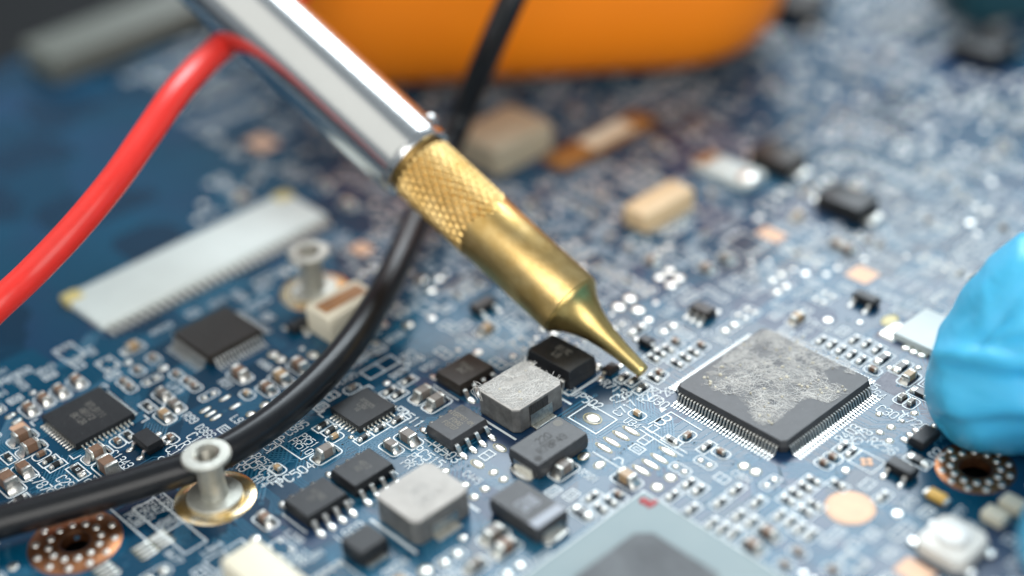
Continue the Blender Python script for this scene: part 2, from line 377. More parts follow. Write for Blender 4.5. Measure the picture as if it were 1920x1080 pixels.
def tpl_far(kind, L, W_, H, bodymat):
    key = ('far', kind, L, W_, H, bodymat)
    if key in TPL: return TPL[key]
    b = MB(); t = L*.24
    b.box(-L/2+t, L/2-t, -W_/2, W_/2, .03, H, bv=.05)
    for s_ in (-1, 1):
        b.box(*sorted((s_*L/2, s_*(L/2-t))), -W_/2, W_/2, .03, H+.02, bv=.08, mi=1)
        b.dome(s_*(L/2+.12*L), 0, .2*L, W_*.55, .026, H*.4, n=8, mi=1)
    TPL[key] = [(kind, b.mesh(kind, [bodymat, 'solder']))]
    return TPL[key]
NC = {'chip_capacitor': 0, 'chip_resistor': 0, 'solder_pad': 0}
def place(tpl, x, y, d, label=None, far=False):
    rz = {'u': 0, 'v': math.pi/2}[d]
    o = link(tpl[0][0], tpl[0][1], PCB, (x, y, 0), rz, label); NC[tpl[0][0]] = NC.get(tpl[0][0], 0)+1
    for nm, me in tpl[1:]:
        for k in (0, 1): link(nm, me, o, (0, 0, 0), k*math.pi)
    return o
def pad(x, y, rx=.32, ry=.28, single=True, h=.12, flux=True):
    if single and NC['solder_pad'] < 290:
        key = ('pad', round(rx, 2), round(ry, 2), h)
        if key not in TPL:
            m_ = MB(); m_.lathe([(1.18, .0), (1.0, .0)], 16, 1, cap0=False, cap1=False, sx=rx, sy=ry); m_.dome(0, 0, rx, ry, -.002, h, 16)
            for i in range(16): pass
            TPL[key] = m_.mesh('solder_pad', ['solder', 'flux'], 50)
        NC['solder_pad'] += 1; link('solder_pad', TPL[key], PCB, (x, y, .034))
    else: PADS_FAR.dome(x, y, rx, ry, .03, h, 10)
SIZE = {'s': (1.0, .5, .5), 'm': (1.6, .85, .85), 'l': (2.2, 1.35, 1.4), 'k': (1.8, 1.05, 1.05), 'xs': (.9, .5, .35)}
def cap(px, py, d, sz='m', mt='ceramic', outline=True, mm=False, label=None):
    L, W_, H = SIZE[sz]; x, y = (px, py) if mm else at(px, py, H*.55)
    fr = pix(x, y)[2] > 196
    place(tpl_far('chip_capacitor', L, W_, H, mt) if fr else tpl_cap(L, W_, H, mt, sz != 's'), x, y, d, label)
    hx, hy = (L/2+.62*max(.7, H), W_/2+.38) if d == 'u' else (W_/2+.38, L/2+.62*max(.7, H))
    if outline: silk_rr(x, y, hx, hy, .45)
    if not fr and sz != 's':
        pass
    mark(x, y, hx+.1, hy+.1)
def res(px, py, d, sz='s', outline=True, mm=False):
    L, W_ = {'s': (1.0, .5), 'm': (1.6, .8), 'l': (2.0, 1.2)}[sz]; x, y = (px, py) if mm else at(px, py, .2)
    fr = pix(x, y)[2] > 196
    place(tpl_far('chip_resistor', L, W_, .4, 'res_black') if fr else tpl_res(L, W_), x, y, d)
    hx, hy = (L/2+.5, W_/2+.3) if d == 'u' else (W_/2+.3, L/2+.5)
    if outline: silk_rect(x, y, hx, hy)
    mark(x, y, hx+.1, hy+.1)
def pads2(px, py, d, gap=.55, rx=.3, outline=True, mm=False, single=True):
    x, y = (px, py) if mm else at(px, py)
    for s_ in (-1, 1): pad(x+(gap*s_ if d == 'u' else 0), y+(gap*s_ if d == 'v' else 0), rx, rx*.95, single)
    hx, hy = (gap+rx+.28, rx+.3) if d == 'u' else (rx+.3, gap+rx+.28)
    if outline: silk_rr(x, y, hx, hy, .35, w=.13)
    mark(x, y, hx+.1, hy+.1)
def via(x, y, r=.26):
    VIA.lathe([(r, .012), (r*.85, .03), (r*.5, .03)], 12, 0, x, y, False, False); VIA.lathe([(r*.5, .026), (.01, .018)], 10, 1, x, y, False, False)

# --------------------------------------------------- leads and packages
def gull(w, x0, z0, x1, foot, th):       # one bent lead pointing +x
    mb = MB(); P = [(x0-.1, z0), (x0+.12, z0), (x0+.22, z0-.04), (x1-.10, th*1.9), (x1, th*.75), (x1+foot, th*.55)]
    rings = []
    for i, (x, z) in enumerate(P):
        a = P[max(i-1, 0)]; b = P[min(i+1, len(P)-1)]; t = Vector((b[0]-a[0], b[1]-a[1])).normalized(); n = Vector((-t.y, t.x))*th/2
        rings.append([(x+n.x, -w/2, z+n.y), (x+n.x, w/2, z+n.y), (x-n.x, w/2, z-n.y), (x-n.x, -w/2, z-n.y)])
    mb.loft(rings); return mb
def sides(body, me, name, n, pitch, which, half=None):
    """n leads on each side listed ('+x','-x','+y','-y'); the lead mesh points +x with its root offset built in"""
    for wd in which:
        rz = {'+x': 0, '+y': math.pi/2, '-x': math.pi, '-y': -math.pi/2}[wd]
        for i in range(n):
            t = (i-(n-1)/2)*pitch; loc = Matrix.Rotation(rz, 3, 'Z') @ Vector((0, t, 0))
            link(name, me, body, loc, rz)
_cl = {}
def epoxy_body(hx, hy, z0, zt, draft=.12, ch=.0, mi=0, zm=None):
    mb = MB(); zm = zm or (z0+zt)/2
    mb.slab(0, 0, [(z0, hx-draft, hy-draft), (zm-.03, hx, hy), (zm+.03, hx, hy), (zt-.05, hx-draft*.9, hy-draft*.9), (zt, hx-draft-.05, hy-draft-.05)], ch)
    return mb
def top_mark(o, lines, z, size, d, m='mark', dx=0, dy=0, gap=1.45):
    mb = MB()
    for k, s_ in enumerate(lines):
        off = ((len(lines)-1)/2-k)*size*gap
        if d == 'u': text(mb, s_, dx, dy+off, size, 0, 'u', w=size*.15)
        else: text(mb, s_, dx-off, dy, size, 0, 'v', w=size*.15)
    link('marking', mb.mesh('marking', m), o, (0, 0, z+.008))
def so8(px, py, label, lines=None, m='epoxy', mark_m='mark', mm=False, dot=True):
    x, y = at(px, py, 1.0)
    o = link('small_outline_chip', epoxy_body(1.95, 2.45, .15, 1.6, .16, .03).mesh('so8_body', m), PCB, (x, y, 0), 0, label)
    if 'so8' not in _cl: _cl['so8'] = gull(.42, 1.95, .9, 2.55, .55, .2).mesh('lead', 'tin')
    if 'so8s' not in _cl:
        mb = MB(); mb.dome(2.98, 0, .62, .36, .026, .2, 12); _cl['so8s'] = mb.mesh('solder_fillet', 'solder', 60)
    sides(o, _cl['so8'], 'lead', 4, 1.27, ('+x', '-x')); sides(o, _cl['so8s'], 'solder_fillet', 4, 1.27, ('+x', '-x'))
    if lines: top_mark(o, lines, 1.6, .55, 'u', mark_m)
    if dot:
        mb = MB(); mb.lathe([(.34, 0), (.26, 0)], 20, cap0=False, cap1=False); link('pin_mark', mb.mesh('pin_mark', 'mark_dark'), o, (-1.1, 1.75, 1.609))
    silk_line((x-1.9, y-2.75), (x+1.9, y-2.75)); silk_line((x-1.9, y+2.75), (x+1.9, y+2.75))
    mark(x, y, 3.8, 2.9); return o
def sot(px, py, rot, n1, n2, label, hx=.8, hy=1.45, zt=1.1, m='epoxy', z=.5):
    """leads along local x sides: n1 on +x, n2 on -x"""
    x, y = at(px, py, z)
    o = link('small_transistor', epoxy_body(hx, hy, .12, zt, .1, .02).mesh('transistor_body', m), PCB, (x, y, 0), rot, label)
    k = ('sot', hx)
    if k not in _cl:
        _cl[k] = gull(.38, hx, .55, hx+.42, .4, .14).mesh('lead', 'tin'); mb = MB(); mb.dome(hx+.68, 0, .5, .33, .026, .18, 10); _cl[(k, 's')] = mb.mesh('solder_fillet', 'solder', 60)
    for n, sd in ((n1, '+x'), (n2, '-x')):
        if n:
            pt = 1.9 if n == 2 else .95
            sides(o, _cl[k], 'lead', n, pt, (sd,)); sides(o, _cl[(k, 's')], 'solder_fillet', n, pt, (sd,))
    h = max(hx+1.3, hy+.3); mark(x, y, h, h); return o
def qfn(x, y, half, zt, n, pitch, label, lines=None, pw=.26, side=('+x', '-y')):
    mb = MB(); mb.slab(0, 0, [(.05, half, half), (zt-.03, half, half), (zt, half-.03, half-.03)])
    o = link('flat_no_lead_chip', mb.mesh('qfn_body', 'epoxy'), PCB, (x, y, 0), 0, label)
    mb = MB(); mb.dome(half+.28, 0, .42, pw/2, .026, .16, 10); mb.box(half-.05, half+.012, -pw/2*.85, pw/2*.85, .04, zt*.45)
    me = mb.mesh('lead', 'solder', 50); sides(o, me, 'lead', n, pitch, ('+x', '-x', '+y', '-y'))
    if lines: top_mark(o, lines, zt, half*.2, 'u', 'mark_faint')
    h = half+.95; mark(x, y, h, h)
    for sx in (-1, 1):
        for sy in (-1, 1): silk_line((x+sx*(h-.8), y+sy*h), (x+sx*h, y+sy*h), (x+sx*h, y+sy*(h-.8)))
    return o
def qfp(x, y, half, zt, n, pitch, label, lw, m='epoxy'):
    o = link('quad_flat_chip', epoxy_body(half, half, .12, zt, .14, half*.06, zm=zt*.55).mesh('qfp_body', m), PCB, (x, y, 0), 0, label)
    me = gull(lw, half, zt*.56, half+.52, .5, .13).mesh('lead', 'tin'); sides(o, me, 'lead', n, pitch, ('+x', '-x', '+y', '-y'))
    mb = MB()
    for rz in range(4):
        for i in range(n):
            t = (i-(n-1)/2)*pitch; q = MB(); q.box(half+.35, half+1.5, t-lw*.42, t+lw*.42, .020, .042)
            c, s_ = [1, 0, -1, 0][rz], [0, 1, 0, -1][rz]
            mb.add([(a*c-b*s_, a*s_+b*c, z) for a, b, z in q.v], q.f)
    link('solder_pad', mb.mesh('pad_row', 'pad_tin'), o, kind='stuff')
    h = half+1.7; mark(x, y, h, h)
    return o

# ------------------------------------------------------------------ glue residue (film + fibres + crumbs)
def inside(p, poly):
    c = False; n = len(poly)
    for i in range(n):
        (x1, y1), (x2, y2) = poly[i], poly[i-1]
        if (y1 > p[1]) != (y2 > p[1]) and p[0] < (x2-x1)*(p[1]-y1)/(y2-y1)+x1: c = not c
    return c
def residue(parent, poly, z, step, nf, film, seed, flen=(.8, 2.4), lift=.16, bias=None, ncr=None, wid=(.009, .022)):
    rnd = random.Random(seed); from mathutils import noise
    xs = [p[0] for p in poly]; ys = [p[1] for p in poly]
    mb = MB(); idx = {}
    def ok(x, y):
        q = (x+.45*noise.noise((x*1.1, y*1.1, seed))+.2*noise.noise((x*4, y*4, seed+3)), y+.45*noise.noise((x*1.1, y*1.1, seed+9))+.2*noise.noise((x*4, y*4, seed+5)))
        return inside(q, poly) and noise.noise((x*.55, y*.55, seed+20)) > -.42
    def vid(i, j):
        if (i, j) not in idx:
            x, y = min(xs)+i*step, min(ys)+j*step
            idx[(i, j)] = len(mb.v); mb.v.append((x, y, z+.02+.05*abs(noise.noise((x*2.2, y*2.2, seed)))+.05*abs(noise.noise((x*6, y*6, seed)))))
        return idx[(i, j)]
    pts = []
    for i in range(int((max(xs)-min(xs))/step)+1):
        for j in range(int((max(ys)-min(ys))/step)+1):
            x, y = min(xs)+(i+.5)*step, min(ys)+(j+.5)*step
            if ok(x, y):
                mb.f.append((vid(i, j), vid(i+1, j), vid(i+1, j+1), vid(i, j+1))); mb.m.append(0); pts.append((x, y))
    link('glue_residue', mb.mesh('glue_film', film, 180), parent, kind='stuff')
    fb = MB()
    for k in range(nf):
        x, y = rnd.choice(pts)
        if noise.noise((x*.5, y*.5, seed+40)) < rnd.uniform(-.5, .35): continue
        a = rnd.uniform(0, 6.283) if bias is None or rnd.random() < .35 else rnd.gauss(bias, .5); L = rnd.uniform(*flen); n = 7; c = rnd.uniform(-2.2, 2.2); zz = z+rnd.uniform(.03, .03+lift*.5); P = []
        top = rnd.uniform(0, lift)*(1 if rnd.random() < .3 else .2)
        for i in range(n):
            if i and not inside((x, y), poly): break
            P.append((x, y, zz+top*math.sin(math.pi*i/(n-1)))); a += c/n+rnd.uniform(-.25, .25); x += math.cos(a)*L/n; y += math.sin(a)*L/n
        w = rnd.uniform(*wid)
        if len(P) > 2: tube(fb, P, w, 3)
    link('glue_fibres', fb.mesh('glue_fibres', 'fibre'), parent, kind='stuff')
    cb = MB()
    for k in range(ncr if ncr is not None else max(4, nf//40)):
        x, y = rnd.choice(pts); x += rnd.uniform(-.5, .5); y += rnd.uniform(-.5, .5); r = rnd.uniform(.06, .24)
        ring = [(x+r*rnd.uniform(.5, 1.2)*math.cos(i*1.047), y+r*rnd.uniform(.5, 1.2)*math.sin(i*1.047)) for i in range(6)]
        h = rnd.uniform(.05, .16)
        cb.loft([[(a, b, z+.02) for a, b in ring], [(x+(a-x)*.9, y+(b-y)*.9, z+.02+h*rnd.uniform(.6, 1.2)) for a, b in ring], [(x+(a-x)*.4, y+(b-y)*.4, z+.04+h) for a, b in ring]])
    link('glue_crumbs', cb.mesh('glue_crumbs', 'crumb'), parent, kind='stuff')

# ------------------------------------------------------------------ large chip with residue
U = qfp(0, 0, 7.0, 1.5, 32, .4, 'large square many-legged chip with whitish glue residue on top', .19, 'epoxy_grey')
poly = [(1322, 706), (1315, 722), (1346, 735), (1385, 745), (1408, 776), (1420, 799), (1450, 797), (1490, 760), (1510, 745), (1552, 757), (1592, 738), (1590, 730),
        (1556, 716), (1545, 698), (1560, 690), (1600, 704), (1612, 694), (1560, 664), (1470, 621), (1435, 619), (1405, 634), (1355, 668)]
residue(U, [at(a, b, 1.5) for a, b in poly], 1.5, .10, 2300, 'film', 3, (.5, 1.9), lift=.10, bias=.5, wid=(.006, .016))
for px, py, a_, rx, ry in ((1337, 700, .7, 1.1, .45), (1444, 706, .1, .9, .55), (1447, 762, .4, .8, .35), (1500, 714, 1.0, 1.2, .4)):      # thicker smears
    x, y = at(px, py, 1.5); n = 18; rs = [random.uniform(.6, 1.15) for _ in range(n)]; mb = MB(); rings = []
    for k_, h_ in ((1, .02), (.85, .06), (.5, .09), (.1, .1)):
        rings.append([(x+rx*k_*rs[i]*math.cos(6.283*i/n)*math.cos(a_)-ry*k_*rs[i]*math.sin(6.283*i/n)*math.sin(a_), y+rx*k_*rs[i]*math.cos(6.283*i/n)*math.sin(a_)+ry*k_*rs[i]*math.sin(6.283*i/n)*math.cos(a_), 1.5+h_) for i in range(n)])
    mb.loft(rings, cap0=False); link('glue_smear', mb.mesh('glue_smear', 'film_white', 60), U)

# fan-out traces of the large chip, pin marks and print around it
for i in range(32):
    t = (i-15.5)*.4
    e = 1.2+.36*(31-i if i < 16 else i)*.30
    if i % 2 == 0: trace([(t, -8.5), (t, -8.5-e*.6), (t-e*.8, -8.5-e*1.4)], .13)
    if i % 3 != 1: trace([(8.5, t), (8.5+e*.5, t), (8.5+e*1.3, t+e*.8), (8.5+e*1.3+2.2, t+e*.8)], .13)
    if i % 2: trace([(-8.5, t), (-9.6, t)], .13); trace([(t, 8.5), (t, 9.4)], .13)
letter('65', 1637, 725, 'u', 1.0); letter('64', 1650, 742, 'u', 1.0)
letter('128', 1248, 738, 'v', 1.0); letter('U30', 1237, 755, 'u', 1.1)
silk_tri(*at(1242, 769), .5, 60)
letter('C301', 1672, 777, 'u', 1.1); letter('C720', 1715, 793, 'u', 1.1)
silk_line(at(1692, 770), at(1697, 778), at(1703, 775))
letter('R403', 1592, 812, 'v', 1.1); letter('R578', 1613, 820, 'v', 1.1)
letter('R229', 1219, 741, 'v', 1.0); letter('C7', 1159, 750, 'u', 1.05); letter('R7159', 1157, 731, 'u', 1.05); letter('PJP502', 1097, 748, 'u', 1.1)
letter('C717', 1173, 765, 'v', 1.0); letter('U34', 1187, 795, 'u', .9); letter('B', 1247, 790, 'u', 1.7)
letter('R256', 1657, 838, 'u', 1.1); letter('02', 1757, 850, 'v', 1.1)
silk_line(at(1216, 796), at(1258, 773), at(1315, 807)); silk_line(at(1225, 796), at(1237, 803), at(1222, 812), at(1211, 805), at(1225, 796))

# ------------------------------------------------------------------ other chips
qfn(-49.0, -50.4, 3.45, .85, 12, .5, 'dark square no-lead chip beside brown capacitors above the black cable', ['RTL8111', 'A81F2', '8K12A'])
x, y = at(680, 762, .85); qfn(x, y, 2.35, .85, 8, .5, 'small square no-lead chip with grey lettering beside the black cable', ['RT8205', 'LZQW', '1G'])
mk = so8(857, 800, 'eight-legged chip with clear laser lettering in front of the fuzzy grey inductor', ['IGRP814M', 'FDAG', 'F8707'], 'epoxy_grey', 'mark')
so8(872, 700, 'blurred brownish eight-legged chip behind the fuzzy grey inductor', ['F0401', '8A2'], 'epoxy_brown', 'mark_faint')
so8(680, 884, 'black eight-legged chip behind the pale square inductor', ['4812', 'N2'], 'epoxy', 'mark_faint', dot=False)
so8(593, 940, 'eight-legged chip with round pin dimple, nearest the cream connector', ['41702', 'Z1'], 'epoxy', 'mark_faint', dot=False)
letter('PC515', 805, 858, 'u'); letter('PQ503', 837, 849, 'u'); letter('PC5', 783, 862, 'u', .95); letter('PR', 766, 872, 'u', .95); letter('PC504', 556, 888, 'v', 1.2); letter('PC502', 503, 892, 'u', .95); letter('PC520', 497, 868, 'u', .95)
letter('H14', 490, 904, 'u', .95); letter('PR511', 768, 783, 'u', 1.15); letter('PR510', 566, 838, 'u', .9); letter('PR51', 580, 827, 'u', .9); letter('C787', 77, 907, 'u', 1.1); letter('C286', 92, 927, 'v', 1.25)
letter('C290', 127, 908, 'u', 1.05); letter('C1343', 228, 863, 'u', 1.0); letter('R1', 178, 900, 'v', 1.2); letter('C1', 327, 846, 'u'); letter('R1', 352, 838, 'u'); letter('C1', 366, 822, 'u')
letter('R9', 455, 876, 'u'); letter('705', 472, 866, 'u'); letter('04', 314, 858, 'v'); letter('C50P', 517, 831, 'v', .95)
silk_line(at(500, 850), at(525, 835), at(565, 862), at(588, 850))
# square flat pack in the back, left of the cable
x, y = at(408, 622, 1.2); qfp(x, y, 3.6, 1.4, 14, .45, 'blurred square legged chip beside the white ribbon connector', .2, 'epoxy_brown')

# ------------------------------------------------------------------ inductors and big capacitors
def inductor(px, py, hx, hy, zt, label, top='iron_top', side='iron_side', fuzz=False, term='+x'):
    x, y = at(px, py, zt); mb = MB(); c = .55
    mb.slab(0, 0, [(.12, hx-.05, hy-.05), (.3, hx, hy), (zt-.18, hx, hy), (zt-.06, hx-.06, hy-.06)], c)
    o = link('power_inductor', mb.mesh('inductor_body', side), PCB, (x, y, 0), 0, label)
    mb = MB(); mb.slab(0, 0, [(zt-.075, hx-.05, hy-.05), (zt-.03, hx-.09, hy-.09), (zt, hx-.2, hy-.2)], c); link('top_face', mb.mesh('inductor_top', top, 60), o)
    for s_ in (1, -1):
        mb = MB(); mb.loft([[(hx+.04, -1.5, zt*.52), (hx+.04, 1.5, zt*.52), (hx-.2, 1.5, zt*.52), (hx-.2, -1.5, zt*.52)], [(hx+.10, -1.5, .25), (hx+.10, 1.5, .25), (hx-.2, 1.5, .25), (hx-.2, -1.5, .25)]])
        mb.box(hx-.1, hx+.75, -1.45, 1.45, .03, .22, bv=.1); link('terminal', mb.mesh('terminal', 'solder_dull'), o, (0, 0, 0), 0 if s_ == 1 else math.pi)
    SILK.ribbon([(x-hx-.2, y-hy-.45), (x+hx+.2, y-hy-.45)], .28, ZS); SILK.ribbon([(x-hx-.2, y+hy+.45), (x+hx+.2, y+hy+.45)], .28, ZS)
    mark(x, y, hx+1.0, hy+.7); return o, x, y
o, x, y = inductor(975, 722, 2.95, 3.4, 3.0, 'square grey inductor with torn fuzzy glue on top')
residue(o, [(-2.75, -3.1), (2.2, -3.2), (2.75, -2.6), (2.75, 3.2), (-2.5, 3.2), (-2.85, 2.0)], 3.0, .10, 700, 'film_white', 5, (.7, 2.2), lift=.08, bias=1.2, ncr=5, wid=(.007, .015))
fb = MB(); rn = random.Random(4)        # loose hairs over its left corner
for k in range(11):
    a = Vector((-2.6+rn.uniform(-.2, .8), -3.1+rn.uniform(-.1, .8), 3.1)); b = a+Vector((rn.uniform(-.9, .3), rn.uniform(-1.0, -.1), rn.uniform(-.2, .4))); c = b+Vector((rn.uniform(.1, 1.2), rn.uniform(-.25, .15), rn.uniform(-1.2, -.3)))
    tube(fb, catmull([a, (a+b)/2+Vector((0, 0, .25)), b, c], 5), .017, 4)
for k in range(14):
    a = Vector((rn.uniform(-2.7, 2.6), 3.1, 3.05)); b = a+Vector((rn.uniform(-.5, .3), rn.uniform(.1, .5), rn.uniform(.1, .5))); tube(fb, catmull([a, (a+b)/2, b], 4), .02, 4)
link('glue_fibres', fb.mesh('loose_fibres', 'fibre'), o, kind='stuff')
ds = MB()                                # coarse dark slot in its side
ds.box(2.9, 2.975, -1.6, 1.0, .9, 2.7); link('side_slot', ds.mesh('side_slot', mat('slot_dark', (.03, .03, .03), rough=.5, bump=.25, bscale=1.3, var=.6, vscale=3, stretch=(1, 5, .6))), o)
o, x, y = inductor(791, 921, 3.05, 3.4, 3.0, 'square inductor with clean pale top beside two black chips')
top_mark(o, ['3R3', '0824'], 3.0, 1.0, 'v', mat('ink_faint', (.40, .39, .37), rough=.7), dx=.3)
x, y = at(683, 1012, 1.6)
mb = MB(); mb.slab(0, 0, [(.15, 1.5, 1.6), (.9, 1.55, 1.65), (1.68, 1.5, 1.6), (1.8, 1.38, 1.48)], .14)
o = link('power_inductor', mb.mesh('small_inductor', 'epoxy'), PCB, (x, y, 0), 0, 'small blurred dark inductor in front of the pale one')
for k in (0, 1):
    mb = MB(); mb.box(1.2, 2.0, -1.1, 1.1, .03, .3, bv=.1); link('terminal', mb.mesh('terminal', 'solder'), o, (0, 0, 0), k*math.pi)
mark(x, y, 2.4, 2.1)
def bigcap(px, py, hx, hy, zt, rz, label, m, lines, band=None, mm_='mark_faint', size=1.0, dot=False):
    x, y = at(px, py, zt); mb = epoxy_body(hx, hy, .2, zt, .10, .12)
    o = link('moulded_capacitor', mb.mesh('moulded_capacitor', m, 25), PCB, (x, y, 0), rz, label)
    for k in (0, 1):
        mb = MB(); mb.box(hx-.3, hx+.06, -hy*.62, hy*.62, .04, zt*.55); mb.box(hx-.3, hx+.5, -hy*.68, hy*.68, .03, .16, bv=.06); mb.dome(hx+.35, 0, .5, hy*.72, .026, .2, 14)
        link('terminal', mb.mesh('terminal', 'solder'), o, (0, 0, 0), k*math.pi)
    top_mark(o, lines, zt, size, 'u', mm_, gap=1.4)
    if band:
        mb = MB(); mb.box(hx-1.35, hx-.2, -hy+.2, hy-.2, zt-.004, zt+.012); link('polarity_band', mb.mesh('polarity_band', 'mark_pale'), o)
    if dot:
        for q, r in ((hx-.9, .5), (-hx+.9, .42)):
            mb = MB(); mb.lathe([(r, 0), (.001, .0)], 24, cap0=False, cap1=False); link('mould_dimple', mb.mesh('dimple', 'mark_dark' if q < 0 else M['mark_faint']), o, (q, hy-.85 if q > 0 else -hy+.85, zt+.006))
    c, s_ = abs(math.cos(rz)), abs(math.sin(rz)); mark(x, y, hx*c+hy*s_+.7, hx*s_+hy*c+.7); return x, y
bigcap(1028, 826, 3.45, 2.1, 1.9, math.pi/2, 'grey moulded capacitor marked 220 in front of the fuzzy inductor', 'epoxy_grey', ['220', 'R78P49'], mm_='mark_dark', size=.85, dot=True)
bigcap(990, 944, 3.3, 2.0, 1.9, 0, 'grey moulded capacitor with a pale band, beside the pale inductor', 'epoxy_grey', ['330', 'C76'], band=True, mm_='mark_pale', size=.8)
# tall black four-legged block under the iron tip
x, y = at(1052, 664, 2.3); mb = epoxy_body(3.2, 2.0, .2, 2.5, .16, .05)
o = link('four_lead_block', mb.mesh('four_lead_block', 'epoxy'), PCB, (x, y, 0), 0, 'tall black four-legged block behind the fuzzy inductor under the brass nozzle')
_cl['blk'] = gull(.6, 2.0, 1.2, 2.5, .6, .2).mesh('lead', 'tin'); mb = MB(); mb.dome(2.95, 0, .6, .5, .026, .4, 12); _cl['blks'] = mb.mesh('solder_fillet', 'solder', 60)
for nm, me in (('lead', _cl['blk']), ('solder_fillet', _cl['blks'])): sides(o, me, nm, 2, 4.6, ('-y', '+y'))
top_mark(o, ['817C', 'L6'], 2.5, .7, 'u', 'mark_faint')
SILK.ribbon([(x+3.5, y-2.2), (x+3.5, y+2.2)], .3, ZS); silk_line((x-3.4, y-2.4), (x+3.4, y-2.4), w=.3); mark(x, y, 3.8, 3.4)

# ------------------------------------------------------------------ transistors and diodes
sot(278, 830, math.pi/2, 3, 2, 'black five-legged transistor with grey lettering left of the tall standoff', hx=.95, hy=1.5, zt=1.25)
sot(1733, 822, 0, 0, 3, 'black six-legged transistor in front of the blue glove', hx=.85, hy=1.45)
sot(1691, 880, math.pi/2, 1, 2, 'blurred black transistor between the copper disc and the glove', hx=.75, hy=1.45)
sot(1624, 562, math.pi/2, 1, 2, 'blurred black transistor with two bright legs behind the large chip', hx=.7, hy=1.45)
sot(1317, 584, math.pi/2, 3, 3, 'blurred black transistor with four bright feet right of the nozzle', hx=.8, hy=1.3, m='epoxy_brown')
sot(906, 574, math.pi, 1, 2, 'blurred brown transistor left of the brass nozzle', hx=.75, hy=1.45, m='epoxy_brown')
sot(560, 611, 0, 1, 2, 'blurred black transistor beside the cream upright connector', hx=.7, hy=1.2)
sot(1145, 692, math.pi/2, 1, 1, 'small black diode by the tip of the iron', hx=.8, hy=.6, zt=.9)
sot(1212, 640, 0, 1, 1, 'small black diode right of the nozzle', hx=.75, hy=.6, zt=.9)

# ------------------------------------------------------------------ passives read off the photograph
T_, G_, B_ = 'ceramic_tan', 'ceramic_grey', 'ceramic'
for a in [(287, 669, 'u', 's', B_), (258, 692, 'u', 's', B_), (331, 700, 'u', 's', B_), (352, 713, 'u', 's', B_), (364, 722, 'u', 's', B_), (232, 714, 'u', 's', B_), (243, 724, 'u', 's', B_),
          (144, 712, 'u', 'm', B_), (112, 731, 'u', 'm', B_), (82, 746, 'u', 'm', B_), (54, 764, 'u', 'm', B_), (449, 697, 'u', 'k', B_), (305, 737, 'u', 'm', G_), (327, 757, 'u', 'm', G_), (308, 776, 'u', 'm', T_),
          (463, 737, 'u', 's', T_), (561, 682, 'u', 'k', B_), (527, 704, 'u', 'k', T_), (500, 725, 'u', 'm', B_), (793, 735, 'v', 'k', G_), (818, 750, 'v', 'k', G_), (660, 726, 'v', 's', G_),
          (765, 817, 'u', 'k', G_), (1267, 638, 'u', 's', B_), (1315, 645, 'u', 's', B_), (1237, 697, 'u', 's', B_), (1195, 774, 'u', 's', T_), (1705, 704, 'v', 'm', T_),
          (1691, 744, 'v', 's', G_), (1709, 753, 'v', 's', G_), (1637, 691, 'u', 's', B_), (40, 815, 'v', 'k', B_), (57, 835, 'v', 'k', B_), (77, 850, 'v', 's', B_), (44, 877, 'u', 'k', B_), (14, 899, 'u', 'l', B_),
          (180, 846, 'v', 'k', B_), (202, 871, 'u', 'l', B_), (220, 826, 'u', 's', B_), (320, 819, 'u', 's', B_), (610, 845, 'v', 'k', G_), (520, 876, 'u', 's', T_), (627, 817, 'v', 's', T_), (733, 834, 'u', 'm', G_),
          (925, 998, 'v', 'k', G_), (947, 1022, 'v', 'k', B_), (890, 1056, 'v', 'm', G_), (1057, 875, 'v', 'k', G_), (1175, 893, 'u', 'k', T_), (1160, 926, 'u', 's', B_), (1289, 815, 'v', 's', B_),
          (1352, 846, 'u', 's', B_), (1412, 1020, 'u', 'm', B_), (1441, 996, 'u', 'm', B_), (1562, 855, 'u', 's', B_), (1545, 866, 'u', 's', B_), (1497, 1032, 'u', 's', B_), (1472, 1057, 'u', 's', B_), (1562, 1066, 'u', 's', B_),
          (1325, 500, 'u', 'm', B_), (1590, 465, 'u', 'm', B_), (1571, 455, 'u', 'm', B_), (1495, 594, 'v', 'm', T_), (1180, 464, 'u', 's', B_), (1222, 487, 'u', 'm', B_)]:
    cap(*a)
